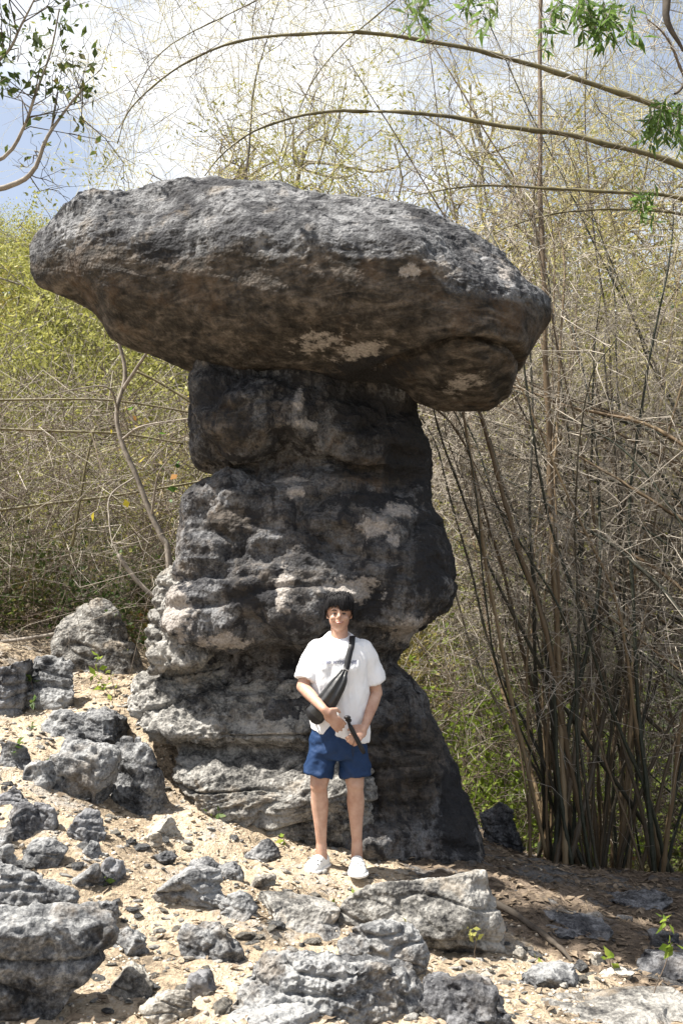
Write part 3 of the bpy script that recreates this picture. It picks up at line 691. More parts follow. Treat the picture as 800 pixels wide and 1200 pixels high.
def spray(paths, n_per, lmin, lmax, r, g=rng, K=4, frm=.15, curl=.3, up=0.0, align=0.5):
    """side twigs growing off many paths"""
    N, Kp, _ = paths.shape; m = N * n_per
    idx = np.repeat(np.arange(N), n_per); s = g.uniform(frm, 1, m) * (Kp - 1.001); i = s.astype(int); f = (s - i)[:, None]
    B = paths[idx, i] * (1 - f) + paths[idx, i + 1] * f
    T = paths[idx, i + 1] - paths[idx, i]; T /= np.linalg.norm(T, axis=1)[:, None] + 1e-9
    d = rdir(m, up, g) + T * align; d /= np.linalg.norm(d, axis=1)[:, None]
    return twigs(B, d, g.uniform(lmin, lmax, m), np.full(m, r), K, curl, g)

# ---- bamboo
def culm_tube(pts, r0, r1, K=57):
    P = polyline(pts, K); k = np.arange(K); e_ = np.sin(np.linspace(0, np.pi, K))[:, None]; P = P + e_ * .09 * np.stack([pn(P * .9), pn(P * .9 + 40), pn(P * .9 + 80)], -1) + e_ * .012 * np.stack([pn(P * 5), pn(P * 5 + 40), pn(P * 5 + 80)], -1); rr = np.linspace(r0, r1, K) * np.where(k % 4 == 0, 1.30, 1.0)
    return P, tubes(P[None], rr[None], 7, True)
def bamboo(base, culms, label, group, twig_n=26, mat=M_CULM, twig_mat=M_TWIG, leaf=None, leaf_n=0, seed=1, sub_n=5, low=.12):
    g = np.random.default_rng(seed); root = empty('bamboo_clump', base, label, 'bamboo', group); paths = []
    for pts, r0, r1 in culms:
        P, (V, F) = culm_tube(pts, r0, r1); mk('culm', V, F, mat, root); paths.append(P)
    pa = np.array(paths)
    t1, q1 = spray(pa, twig_n, .35, 1.25, .0042, g, 5, low, .35, -.05, .35)
    t2, q2 = spray(t1, sub_n, .10, .42, .0022, g, 3, .2, .3, 0, .6)
    V, F = merge([tubes(t1, q1, 3), tubes(t2, q2, 3)])
    mk('twigs', V, F, twig_mat, root, kind='stuff')
    if leaf_n:
        i = g.integers(0, len(t2), leaf_n); C = t2[i, -1] + g.normal(size=(leaf_n, 3)) * .03
        V, F = leaves(C, .11, g, .16, .5); mk('leaves', V, F, leaf, root, smooth=False, kind='stuff')
    return root, pa
def fan(n, u0, u1, Y0, Y1, tops, seed, r=(.010, .027), lean=0.25):
    g = random.Random(seed); out = []
    for k in range(n):
        Y = g.uniform(Y0, Y1); u = g.uniform(u0, u1); b = px(u, 1010, Y); b[2] = Gs(b[0], b[1]) - .1
        tu, tv = g.choice(tops); tu += g.uniform(-45, 45); tv += g.uniform(-60, 60); Yt = Y + g.uniform(-.8, 1.6)
        e = px(tu, tv, Yt); mid = (b + e) / 2 + np.array([g.uniform(-.25, .25), g.uniform(-.3, .3), g.uniform(0, .5)])
        tip = e + (e - mid) * .45 + np.array([g.uniform(-.5, .3), g.uniform(-.3, .3), -.25]); out.append(([b, b * .72 + mid * .28 + np.array([g.uniform(-.05, .05), 0, .1]), mid, e, tip], g.uniform(*r), .0025))
    return out
c1 = fan(36, 620, 705, 7.9, 8.9, [(545, 470), (585, 430), (560, 530), (600, 380), (620, 330), (660, 430), (710, 380), (590, 560), (640, 520), (800, 430), (520, 560), (850, 520), (900, 380), (760, 480)], 3)
c1 += [([px(668, 1006, 8.3), px(650, 700, 8.3), px(640, 400, 8.4), px(634, 250, 8.5), px(630, 100, 8.6), px(633, -60, 8.7)], .027, .016),
       ([px(690, 1010, 8.2), px(640, 760, 8.0), px(595, 590, 8.0), px(560, 480, 8.0), px(530, 380, 8.1)], .022, .012),
       ([px(640, 1004, 8.1), px(590, 780, 7.9), px(545, 500, 7.9), px(520, 390, 8.0)], .016, .010)]
bamboo(px(665, 1006, 8.4), c1, 'dense bamboo clump with dark upright canes beside the shaded litter', 'bamboo clumps', 16, seed=21, low=.42)
c2 = fan(26, 700, 830, 7.9, 9.4, [(600, 330), (650, 350), (760, 330), (840, 300), (700, 420), (870, 450), (720, 560), (620, 480), (560, 560), (800, 620), (960, 560), (920, 700)], 7)
bamboo(px(760, 1020, 8.6), c2, 'bamboo clump of slim canes tangled with dry twigs next to the dense clump', 'bamboo clumps', 18, seed=22, low=.35)
# leaning and fallen canes behind
c3 = []
for q, Y in [([(460, -20), (560, 140), (640, 300), (720, 560), (790, 860)], 9.4), ([(550, -20), (650, 190), (745, 380), (830, 600)], 9.8), ([(395, 50), (470, 170), (560, 330), (640, 600), (690, 950)], 9.9), ([(500, 40), (520, 190), (548, 340), (600, 640)], 10.2), ([(690, 240), (750, 400), (830, 600)], 9.2), ([(690, -20), (688, 180), (715, 420), (745, 900)], 9.7), ([(330, -10), (300, 100), (285, 230)], 12), ([(755, 20), (790, 60), (840, 160)], 7.6)]:
    w_ = [px(u, v, Y) for u, v in q][::-1]
    if q[-1][1] > 500: e_ = w_[0].copy(); e_[2] = Gs(e_[0] + .3, e_[1]) - .1; e_[0] += .3; w_ = [e_] + w_
    c3.append((w_, .016, .004))
_g = random.Random(9)
for k in range(44):
    u0, v0 = _g.uniform(470, 560), _g.uniform(400, 720); L = _g.uniform(250, 480); s_ = _g.uniform(.35, .75); Y = _g.uniform(8.2, 9.9)
    a = px(u0 + L, v0 + L * s_, Y - .6); b = px(u0, v0, Y + .8)
    m_ = (a + b) / 2 + np.array([0, 0, _g.uniform(0, .3)]); far = a + (a - m_) * 1.2; far[2] = min(far[2], Gs(far[0], far[1]) + .2)
    c3.append(([far, a, m_, b], _g.uniform(.010, .024), .003))
bamboo(px(850, 950, 9.6), c3, 'leaning and fallen dry bamboo canes sloping down behind the upright clumps', None, 18, mat=M_CULM, seed=23)
# long canes that arch over the rock, from a clump beyond the dense ones
root_b = px(1060, 1000, 8.6)
def arch(pix, Y0, Y1, r0):
    Y = np.linspace(Y0, Y1, len(pix)); pts = [px(u, v, y) for (u, v), y in zip(pix, Y)]
    return ([root_b + np.array([_g.uniform(-.3, .3), _g.uniform(-.3, .3), -.2])] + pts, r0, .004)
c4 = [arch([(1080, 560), (960, 220), (800, 134), (700, 98), (620, 71), (540, 50), (450, 38), (380, 37), (300, 47), (235, 68), (185, 98), (150, 132), (138, 168)], 8.4, 8.2, .030),
      arch([(1080, 600), (980, 290), (800, 195), (700, 168), (600, 145), (500, 132), (420, 130), (360, 136), (300, 154), (262, 180), (240, 206)], 8.2, 8.0, .031),
      arch([(1080, 640), (960, 290), (800, 238), (700, 227), (600, 219), (540, 221), (485, 229)], 7.9, 7.7, .024),
      arch([(1090, 660), (950, 300), (800, 257), (720, 250), (650, 252), (600, 264), (578, 275)], 8.3, 8.2, .018),
      arch([(1070, 500), (900, 60), (700, -70), (560, -60), (440, 20), (370, 90), (330, 190)], 9.0, 9.4, .014),
      arch([(1070, 500), (900, 40), (640, -110), (420, -60), (300, 0), (190, 60), (140, 150)], 9.4, 10, .014)]
bamboo(root_b, c4, 'long green brown bamboo canes arching high over the mushroom rock', None, 30, mat=M_CULM_TAN, twig_mat=M_TWIG_DK, seed=24, sub_n=6)

# ---- tangled dry twigs filling the space behind the rock
def tangle(regions, mat, label, seed, r=(.0025, .005), lr=(.5, 1.9), name='dry_thicket'):
    g = np.random.default_rng(seed); parts = []
    for (u0, v0, u1, v1, Y0, Y1, n, up) in regions:
        B = px(g.uniform(u0, u1, n), g.uniform(v0, v1, n), g.uniform(Y0, Y1, n))
        ok = B[:, 2] > ground_base(B[:, 0], B[:, 1]) - .1; B = B[ok]; n = len(B)
        P, q = twigs(B, rdir(n, up, g), g.uniform(*lr, n), g.uniform(*r, n), 5, .4, g)
        zg = ground_base(P[..., 0], P[..., 1]).reshape(P.shape[:2]); P[..., 2] = np.maximum(P[..., 2], zg - .05)
        parts.append(tubes(P, q, 3))
        P2, q2 = spray(P, 2, .12, .5, .0018, g, 3, .2, .35, 0, .5); parts.append(tubes(P2, q2, 3))
    V, F = merge(parts); o = mk(name, V, F, mat, kind='stuff'); tag(o, label, 'thicket'); return o
tangle([(-220, 460, 260, 700, 8.9, 12, 950, .1), (480, 380, 980, 960, 9.4, 13, 1300, .1)], M_TWIG, 'tangle of bare pale grey twigs behind the rock', 31)
tangle([(-220, 480, 260, 740, 8.9, 11, 1300, .2), (480, 450, 980, 990, 9.0, 12, 2300, .3)], M_TWIG_DK, 'tangle of bare brown twigs behind the rock', 32, name='brown_thicket')
tangle([(100, -40, 840, 260, 10, 16, 1500, .5), (620, 100, 840, 500, 9, 13, 600, .3)], M_TWIG_YEL, 'fine straw coloured twigs spread against the sky above the rock', 33, r=(.0022, .0045), lr=(.6, 2.4), name='straw_twigs')

# small dry yellow leaves still on the twigs, in loose clouds
gl = np.random.default_rng(36); CC = []
for (u, v, Y, su, sv, n) in [(330, 180, 13, 70, 35, 900), (450, 170, 13, 60, 40, 700), (700, 320, 11, 60, 80, 900), (560, 200, 12, 80, 60, 600), (760, 200, 11, 40, 50, 450), (60, 380, 12, 60, 50, 1300), (180, 440, 11, 50, 40, 700), (80, 520, 10.5, 70, 60, 600), (600, 560, 11, 70, 110, 900), (740, 520, 10.5, 60, 110, 900), (560, 700, 11.5, 40, 60, 400), (250, 60, 13, 60, 40, 120), (420, 60, 13, 90, 40, 200), (120, 200, 14, 30, 15, 250)]:
    k_ = max(1, n // 14); cu, cv = gl.normal(u, su, k_), gl.normal(v, sv, k_)
    for a_, b_ in zip(cu, cv): CC.append(px(a_ + gl.normal(size=14) * 9, b_ + gl.normal(size=14) * 9, Y + gl.normal(size=14) * .5))
V, F = leaves(np.concatenate(CC), .07, gl, .3, .3); o = mk('dry_leaves', V, F, L_YEL, smooth=False, kind='stuff'); tag(o, 'small yellow leaves clinging to the dry twigs behind the rock', 'leaves')

# ---- trees on the hillside behind
def tree_proto(seed, H, W, nb, nl, lsz, leaf, bark, low=.18):
    g = np.random.default_rng(seed)
    tr = polyline([(0, 0, -.3), (g.normal() * .1, g.normal() * .1, H * .3), (g.normal() * .3, g.normal() * .3, H * .65), (g.normal() * .3, g.normal() * .3, H * .95)], 12)
    parts = [tubes(tr[None], np.linspace(.018 * H, .004 * H, 12)[None], 6)]
    B = tr[g.integers(3, 11, nb)]; d = rdir(nb, .55, g); ln = g.uniform(.25, .6, nb) * W
    P, q = twigs(B, d, ln, np.full(nb, .006 * H), 6, .3, g); parts.append(tubes(P, q, 4))
    P2, q2 = spray(P, 7, .12 * W, .34 * W, .0022 * H, g, 4, .25, .3, .2, .5); parts.append(tubes(P2, q2, 3))
    i = g.integers(0, len(P2), nl); k = g.integers(1, 4, nl)
    C = P2[i, k] + g.normal(size=(nl, 3)) * W * .045
    ok = C[:, 2] > low * H; lv = leaves(C[ok], lsz, g, .5, .2)
    tv = merge(parts)
    return mesh_np('trunk', tv[0], tv[1], bark), mesh_np('crown', lv[0], lv[1], leaf, False)
def grass_like(seed, H, W, n, leaf):  # wispy, many thin upright shoots with small leaves
    return tree_proto(seed, H, W, 26, n, .10, leaf, M_TWIG_YEL, .05)
PROT = {'yellow': [tree_proto(61, 4.5, 4.2, 26, 9500, .095, L_YEL, M_BARK), tree_proto(62, 5.5, 4.6, 28, 10000, .10, L_YEL, M_BARK)],
        'tall': [tree_proto(65, 11, 6.0, 46, 6500, .10, L_YEL, M_BARK, .12), tree_proto(66, 12, 6.5, 46, 5500, .10, L_OCH, M_BARK, .12)],
        'ochre': [grass_like(63, 5.0, 4.5, 5200, L_OCH)], 'green': [tree_proto(64, 5.0, 4.4, 26, 9000, .11, L_GRN, M_BARK_DK)]}
TXT = {'tall': ('tall thin crowned tree with sparse dry leaves rising far behind the rock and canes', 'tall thin crowned trees'),
       'yellow': ('yellow green leafy tree growing on the hillside behind the rock', 'yellow green trees on the hillside'),
       'ochre': ('dry ochre leaved tree growing on the hillside behind the rock', 'ochre trees on the hillside'),
       'green': ('darker green leafy tree growing on the hillside behind the rock', 'green trees on the hillside')}
_t = random.Random(8); n_tree = 0
def plant(kind, x, y, s):
    global n_tree
    tm, cm = PROT[kind][n_tree % len(PROT[kind])]; n_tree += 1
    root = empty('hillside_tree', (x, y, Gs(x, y) - .1), TXT[kind][0], 'tree', TXT[kind][1])
    for nm, me in (('trunk', tm), ('crown', cm)):
        o = bpy.data.objects.new(nm, me); o.parent = root; COL.objects.link(o)
    root.rotation_euler.z = _t.uniform(0, 6.28); root.scale = (s, s, s * _t.uniform(.85, 1.1))
spots = []
for Yr, n in ((14, 12), (17, 14), (20, 15), (24, 16), (29, 17), (35, 18), (42, 18)):
    for k in range(n):
        u = -320 + 1440 * (k + _t.uniform(.1, .9)) / n
        if Yr < 16 and (u > 500 or u < -200): continue
        spots.append((u, Yr + _t.uniform(-1.5, 1.5)))
for u, Y in spots:
    x = (u - 400) / FPX * Y; d = _t.random()
    kind = 'yellow' if u < 280 and d < .85 else 'ochre' if u < 280 else ('ochre' if d < .55 else ('green' if d > .8 else 'yellow'))
    plant(kind, x, Y, _t.uniform(.6, .95) * ((.55 if u < 300 and Y < 19 else 1.0) if Y < 26 else (.85 if u < 190 else 1.25)))

for u, Y, sc_ in [(560, 19, .8), (650, 22, 1.0), (740, 18, .95), (820, 19, .95), (600, 27, 1.0), (500, 24, .9), (720, 28, 1.1), (430, 27, .8), (360, 29, .8), (290, 30, .8)]:
    plant('tall', (u - 400) / FPX * Y, Y, sc_)

# ---- dry canes lying across the thicket on the high side
for q, r0 in [([(-60, 470), (60, 468), (140, 470), (250, 488)], .012), ([(-60, 606), (60, 590), (140, 580), (260, 560)], .014), ([(-60, 500), (60, 505), (140, 508), (215, 520)], .013), ([(85, 640), (95, 580), (102, 540), (112, 500)], .014), ([(138, 650), (160, 680), (185, 705), (205, 735)], .022), ([(-60, 755), (0, 752), (40, 747), (78, 740)], .020), ([(160, 435), (190, 450), (240, 482)], .014)]:
    P = polyline([px(u, v, 8.9) for u, v in q], 24); V, F = tubes(P[None], np.linspace(r0, r0 * .7, 24)[None], 7, True)
    tag(mk('dry_cane', V, F, M_CULM_TAN if r0 < .02 else M_BARK, origin=P[0]), 'dry pale cane lying across the twiggy thicket' if r0 < .02 else 'thick broken branch lying behind the rounded boulder', 'cane', 'canes across the thicket' if r0 < .02 else 'broken branches behind the boulder')

# ---- low shrubs
def shrub(u, v, Y, H, W, n, lsz, leaf, label, group, seed, name='shrub'):
    g = np.random.default_rng(seed); b = px(u, v, Y); b[2] = Gs(b[0], b[1]) - .03
    root = empty(name, b, label, 'shrub', group); m = 9
    P, q = twigs(np.repeat(b[None], m, 0) + g.normal(size=(m, 3)) * [.1, .1, 0], rdir(m, 1.3, g), g.uniform(.5, 1.05, m) * H, np.full(m, .008), 6, .25, g)
    P2, q2 = spray(P, 6, .2 * H, .5 * H, .004, g, 4, .2, .3, .2, .6)
    V, F = merge([tubes(P, q, 4), tubes(P2, q2, 3)]); mk('stem', V, F, M_TWIG_DK, root)
    i = g.integers(0, len(P2), n); C = P2[i, g.integers(1, 4, n)] + g.normal(size=(n, 3)) * W * .06
    V, F = leaves(C, lsz, g, .5, .2); mk('foliage', V, F, leaf, root, smooth=False)
for k, (u, v, Y, H, W, n, ls, lf, lab, grp) in enumerate([
    (15, 720, 9.6, .9, .9, 900, .06, L_MIX, 'low bush with mixed green and rusty leaves at the thicket edge', 'low bushes at the thicket edge'),
    (75, 700, 10.2, 1.0, 1., 900, .06, L_MIX, 'low bush with mixed green and rusty leaves at the thicket edge', 'low bushes at the thicket edge'),
    (150, 690, 10.0, 1.0, 1., 800, .06, L_MIX, 'low bush with mixed green and rusty leaves at the thicket edge', 'low bushes at the thicket edge'),
    (40, 640, 11.5, 1.3, 1.2, 900, .07, L_MIX, 'low bush with mixed green and rusty leaves at the thicket edge', 'low bushes at the thicket edge'),
    (100, 690, 9.8, 1.1, 1., 1100, .05, L_GRN, 'leafy green bush in the thicket behind the rounded boulder', None),
    (10, 690, 10.5, 1.2, 1.1, 1100, .05, L_GRN, 'leafy green bush at the far end of the thicket edge', None),
    (125, 730, 9.2, .6, .6, 500, .05, L_GRN, 'small green bush directly behind the rounded boulder', None),
    (180, 660, 10.8, 1.2, 1., 800, .07, L_GRN, 'green bush between the thin grey sapling and the pillar', None),
    (520, 900, 10.5, 1.6, 1.2, 1500, .075, L_BRIGHT, 'bright yellow green bush seen between the pillar and the bamboo', 'bright bushes behind the pillar'),
    (560, 960, 11.0, 1.5, 1.2, 1500, .075, L_BRIGHT, 'bright yellow green bush seen between the pillar and the bamboo', 'bright bushes behind the pillar'),
    (595, 930, 12.0, 1.7, 1.4, 1500, .08, L_BRIGHT, 'bright yellow green bush seen between the pillar and the bamboo', 'bright bushes behind the pillar'),
    (530, 800, 13.0, 2.6, 1.8, 1500, .08, L_BRIGHT, 'bright yellow green bush seen between the pillar and the bamboo', 'bright bushes behind the pillar'),
    (640, 900, 12.5, 2.2, 1.6, 1300, .08, L_BRIGHT, 'yellow green bush showing through the gaps behind the bamboo canes', 'bushes behind the bamboo'),
    (700, 880, 13, 2.4, 1.6, 1300, .08, L_BRIGHT, 'yellow green bush showing through the gaps behind the bamboo canes', 'bushes behind the bamboo'),
    (770, 880, 12.5, 2.2, 1.6, 1300, .08, L_BRIGHT, 'yellow green bush showing through the gaps behind the bamboo canes', 'bushes behind the bamboo'),
    (790, 985, 9.6, .7, .7, 500, .06, L_MIX, 'small leafy bush at the foot of the slim bamboo canes', None)]):
    shrub(u, v, Y, H, W, n, ls, lf, lab, grp, 400 + k)

# ---- thin grey sapling beside the pillar
sp = [px(u, v, 8.3) for u, v in [(203, 690), (198, 655), (190, 630), (176, 600), (160, 558), (143, 518), (137, 482), (147, 440), (139, 400), (120, 340), (110, 260)]]
sb = sp[0].copy(); sb[2] = Gs(sb[0], sb[1]) - .05
sap = empty('sapling', sb, 'thin crooked grey sapling with few coloured leaves beside the pillar', 'tree')
P = polyline([sb] + sp[1:], 40); V, F = tubes(P[None], np.linspace(.030, .012, 40)[None] * (1 + .12 * pn(P * 9))[None], 8, True); mk('trunk', V, F, M_BARK, sap)
for pts, r in [([(145, 455), (160, 432), (178, 402), (190, 360)], .018), ([(178, 604), (181, 580), (186, 555), (196, 540)], .012), ([(139, 485), (128, 455), (95, 455), (40, 468)], .010), ([(143, 515), (165, 500), (210, 492), (240, 488)], .010), ([(160, 558), (130, 580), (128, 610), (132, 640)], .008)]:
    Q = polyline([px(u, v, 8.3 - .15 * k) for k, (u, v) in enumerate(pts)], 14); V, F = tubes(Q[None], np.linspace(r, r * .4, 14)[None], 6); mk('branch', V, F, M_BARK, sap)
LF = [leaf_mat('sapling_leaf_green', [(.4, (.05, .12, .02)), (.6, (.10, .2, .03))]), leaf_mat('sapling_leaf_yellow', [(.4, (.5, .42, .03)), (.6, (.6, .5, .06))]), leaf_mat('sapling_leaf_orange', [(.4, (.5, .24, .06)), (.6, (.55, .32, .12))])]
_l = np.random.default_rng(12)
for k, (u, v, c) in enumerate([(152, 478, 0), (166, 470, 0), (160, 488, 2), (170, 535, 1), (172, 552, 0), (158, 552, 0), (186, 508, 0), (196, 520, 0), (205, 545, 0), (210, 540, 0), (208, 556, 2), (240, 560, 2), (200, 585, 0), (208, 572, 0), (214, 580, 0), (150, 595, 1), (110, 600, 1), (178, 515, 0), (222, 482, 2), (236, 545, 0), (246, 540, 0), (132, 505, 1), (190, 545, 0)]):
    V, F = leaves(np.array([px(u, v, 8.15 + .1 * (k % 3))]), .065, _l, .75, .6); mk('leaf', V, F, LF[c], sap, smooth=False)

# ---- leafy tree reaching in at the top, rooted beyond the picture's edge
tb = px(-190, 900, 7.6); tb[2] = Gs(tb[0], tb[1]) - .1
ltree = empty('leafy_tree', tb, 'slender tree with sparse green and orange leaves against the blue sky', 'tree')
pth = [polyline([tb] + [px(u, v, y) for u, v, y in q], 26) for q in [
    [(-170, 500, 7.5), (-120, 260, 7.4), (0, 222, 7.3), (38, 202, 7.2), (55, 162, 7.1), (78, 128, 7.1), (100, 100, 7.0)],
    [(-160, 450, 7.5), (-90, 230, 7.3), (0, 188, 7.2), (28, 150, 7.1), (42, 110, 7.0), (60, 60, 7.0), (70, 10, 6.9)],
    [(-160, 400, 7.5), (-90, 130, 7.2), (0, 70, 7.0), (25, 30, 6.9), (50, -20, 6.8)]]]
for k, P in enumerate(pth):
    V, F = tubes(P[None], np.linspace(.034 if k == 0 else .022, .005, 26)[None], 7); mk('trunk' if k == 0 else 'limb', V, F, M_BARK, ltree)
g7 = np.random.default_rng(70); T1, q1 = spray(np.array(pth), 11, .25, .75, .005, g7, 5, .55, .3, .4, .6); T2, q2 = spray(T1, 4, .08, .3, .003, g7, 4, .3, .3, .2, .6)
V, F = merge([tubes(T1, q1, 4), tubes(T2, q2, 3)]); mk('twigs', V, F, M_BARK_DK, ltree, kind='stuff')
i = g7.integers(0, len(T2), 620); C = T2[i, 3]; ok = (C[:, 2] > px(0, 150, 7)[2]) & (400 + FPX * C[:, 0] / C[:, 1] < 112)
V, F = leaves(C[ok] + g7.normal(size=(ok.sum(), 3)) * .03, .062, g7, .5, .5); mk('leaves', V, F, L_MIX, ltree, smooth=False, kind='stuff')

# ---- tree whose feathery green sprays hang in from above
ob = np.array([4.6, 6.6, Gs(4.6, 6.6) - .1])
otree = empty('overhanging_tree', ob, 'tree with drooping feathery green leaf sprays hanging in above the canes', 'tree')
lim = [polyline([ob, (4.5, 6.5, 3), (3.6, 6.2, 5.6), px(820, -60, 6.0), px(780, 10, 5.9), px(800, 60, 5.9)], 30), polyline([(4.5, 6.5, 3), (3.4, 6.2, 5.4), px(760, -90, 6.0), px(690, -40, 5.9), px(560, -35, 5.9), px(480, -30, 5.9)], 30), polyline([(4.5, 6.5, 2.6), (3.4, 6.0, 4.2), px(840, 90, 5.9), px(790, 110, 5.8)], 30)]
for k, P in enumerate(lim):
    V, F = tubes(P[None], np.linspace(.09 if k == 0 else .035, .008, 30)[None], 7); mk('trunk' if k == 0 else 'limb', V, F, M_BARK_DK, otree)
g8 = np.random.default_rng(80)
# limb and crown added unseen above the picture to shade the low-side litter
lb = polyline([(4.3, 6.4, 4.0), (3.2, 5.6, 5.7), (1.5, 4.7, 6.0), (.0, 4.75, 5.7), (-1.7, 5.12, 5.5)], 30); V, F = tubes(lb[None], np.linspace(.05, .010, 30)[None], 7); mk('limb', V, F, M_BARK_DK, otree)
B_ = np.repeat(lb[21:], 9, 0); P1, q1 = twigs(B_, rdir(len(B_), .2, g8) * [.9, .9, .35], g8.uniform(.15, .5, len(B_)), np.full(len(B_), .006), 5, .3, g8); P2, q2 = spray(P1, 5, .1, .3, .003, g8, 4, .3, .3, 0, .5)
V, F = merge([tubes(P1, q1, 4), tubes(P2, q2, 3)]); mk('shade_crown_twigs', V, F, M_BARK_DK, otree, kind='stuff')
n = 8000; C = P2[g8.integers(0, len(P2), n), g8.integers(1, 4, n)] + g8.normal(size=(n, 3)) * .04
V, F = leaves(C, .11, g8, .4, .3); mk('crown', V, F, L_GRN, otree, smooth=False, kind='stuff')  # unseen leaf mass, added for the shade it casts
segs = []; lc = []
for (u0, v0, n) in [(482, -8, 3), (500, -10, 2), (560, -12, 3), (578, -10, 2), (655, 0, 4), (680, 5, 4), (700, 10, 5), (715, 5, 5), (735, 5, 3), (690, -10, 4), (770, 118, 4), (785, 122, 5), (798, 118, 4), (745, 225, 2), (760, 222, 2), (780, 130, 3)]:
    for k in range(n):
        b = px(u0 + g8.uniform(-10, 10), v0 + g8.uniform(-6, 6), 5.9 + g8.uniform(-.2, .2)); L = g8.uniform(.10, .26)
        tip = b + np.array([g8.uniform(-.12, .12), g8.uniform(-.1, .1), -L]); segs.append(polyline([b, (b + tip) / 2 + g8.normal(size=3) * .02, tip], 5)); lc.append(segs[-1])
sg = np.array(segs); V, F = tubes(sg, np.full(sg.shape[:2], .0025), 3); mk('stalks', V, F, M_BARK, otree, kind='stuff')
C = np.repeat(sg, 3, axis=1).reshape(-1, 3) + g8.normal(size=(sg.shape[0] * 15, 3)) * .008
V, F = leaves(C, .085, g8, .22, .9); mk('leaves', V, F, leaf_mat('spray_leaf', [(.35, (.06, .12, .02)), (.55, (.13, .21, .05)), (.7, (.24, .3, .1))], .5), otree, smooth=False, kind='stuff')

# ---- seedlings and weeds among the stones
def seedling(u, v, hpx, n, ls, leaf, label, seed, group=None, stem=M_TWIG_DK, top=False):
    g = np.random.default_rng(seed); b = hit(u, v); b[2] -= .02; H = hpx * b[1] / FPX
    root = empty('seedling', b, label, 'plant', group); m = 1 if top else max(2, n // 8)
    P, q = twigs(np.repeat(b[None], m, 0), rdir(m, 3.0 if m == 1 else 1.6, g), g.uniform(.75, 1.0, m) * H, np.full(m, .0035), 7, .15, g)
    V, F = tubes(P, q, 5); mk('stem', V, F, stem, root)
    k = g.integers(4 if top else 2, 7, n); C = P[g.integers(0, m, n), k] + g.normal(size=(n, 3)) * .008
    for c in range(n):
        V, F = leaves(C[c:c + 1], ls, g, .5, .1 if not top else -.2); mk('leaf', V, F, leaf, root, smooth=False)
for k, (u, v, h, n, ls, lf, lab, top) in enumerate([
    (105, 805, 60, 26, .06, L_BRIGHT, 'tall green weeds in front of the rounded boulder', False), (135, 815, 45, 18, .06, L_BRIGHT, 'green weeds on the shaded side of the rounded boulder', False),
    (150, 790, 40, 12, .05, L_BRIGHT, 'thin green weed between the rounded boulder and the pillar', False), (42, 832, 40, 18, .06, L_GRN, 'green weed in front of the low grey boulder', False),
    (62, 918, 28, 14, .05, L_GRN, 'green weed growing at the side of the cracked boulder', False), (8, 893, 30, 14, .06, L_GRN, 'green weed beside the half buried grey rock', False),
    (36, 860, 16, 8, .04, L_GRN, 'tiny green weed behind the flat topped slab', False), (250, 962, 18, 12, .05, L_GRN, 'green sprout in the gap under the lower ledge', False),
    (328, 995, 14, 6, .045, L_BRIGHT, 'tiny bright sprout at the foot of the ledge near the shoe', False), (124, 1030, 26, 10, .04, L_GRN, 'weed leaning on the dark knobbly stone', False),
    (402, 1072, 28, 8, .05, L_BRIGHT, 'small weed between the pale slab and the ledge slab', False), (420, 1078, 36, 8, .05, L_BRIGHT, 'weed with pale leaves against the angular block', False),
    (456, 1100, 40, 12, .05, L_YEL, 'dry yellowing weed in front of the ledge slab', False), (546, 1112, 66, 16, .045, L_BRIGHT, 'tall seedling with bright leaves at the end of the ledge slab', True),
    (560, 1130, 48, 12, .04, L_YEL, 'drooping yellow seedling beside the tall bright seedling', True), (715, 1142, 36, 5, .07, L_BRIGHT, 'heart leaved seedling beside a round pale stone', True),
    (762, 1185, 132, 14, .06, L_BRIGHT, 'thin stalked plant topped by a drooping rosette of leaves', True), (632, 1132, 16, 6, .06, L_BRIGHT, 'low green sprout behind the grey block on the litter', False),
    (180, 850, 16, 7, .04, L_GRN, 'tiny weed on the upper ledge', False)]):
    seedling(u, v, h, n, ls, lf, lab, 500 + k, top=top)

# root or fallen branch across the shaded litter
rt = polyline([hit(570, 1072) + [0, 0, .03], hit(605, 1085) + [0, 0, .04], hit(635, 1105) + [0, 0, .03], hit(655, 1122) + [0, 0, .02], hit(672, 1133) + [0, 0, 0]], 30)
rt = rt + .03 * np.stack([pn(rt * 5), pn(rt * 5 + 9), 0 * rt[:, 0]], -1)
V, F = tubes(rt[None], np.linspace(.024, .009, 30)[None] * (1 + .5 * pn(rt * 14))[None], 8, True)
tag(mk('fallen_branch', V, F, M_BARK_DK, origin=rt[0]), 'grey crooked root lying from the ledge slab across the litter', 'branch')

# ---- gravel and fallen leaves
g9 = np.random.default_rng(90)
def scatter(n, x0, x1, y0, y1):
    x, y = g9.uniform(x0, x1, n), g9.uniform(y0, y1, n); return x, y, G(x, y)
x, y, z = scatter(10000, -3.2, 2.2, 3.2, 8.5); w = litter_mask(x, y); keep = g9.uniform(size=len(x)) > w * .97
x, y, z = x[keep], y[keep], z[keep]; n = len(x); dI, fI = ico(1)
sz = g9.uniform(.003, .013, n) * np.where(g9.uniform(size=n) < .06, 1.7, 1)
jv = dI[None] * sz[:, None, None] * g9.uniform(.6, 1.25, (n, len(dI), 1)) * np.array([1, 1, .65])
V = (jv + np.stack([x, y, z + sz * .2], -1)[:, None]).reshape(-1, 3); F = (fI[None] + (np.arange(n) * len(dI))[:, None, None]).reshape(-1, 3)
def gravel_mat():
    t = NT('gravel'); g = t.node('ShaderNodeNewGeometry').outputs['Position']
    c = t.ramp(t.noise(g, 45, 2, .5), [(.3, (.14, .13, .12)), (.45, (.36, .31, .25)), (.6, (.55, .47, .36)), (.75, (.66, .6, .5))]); return t.done(t.principled(c, .95, None, .15))
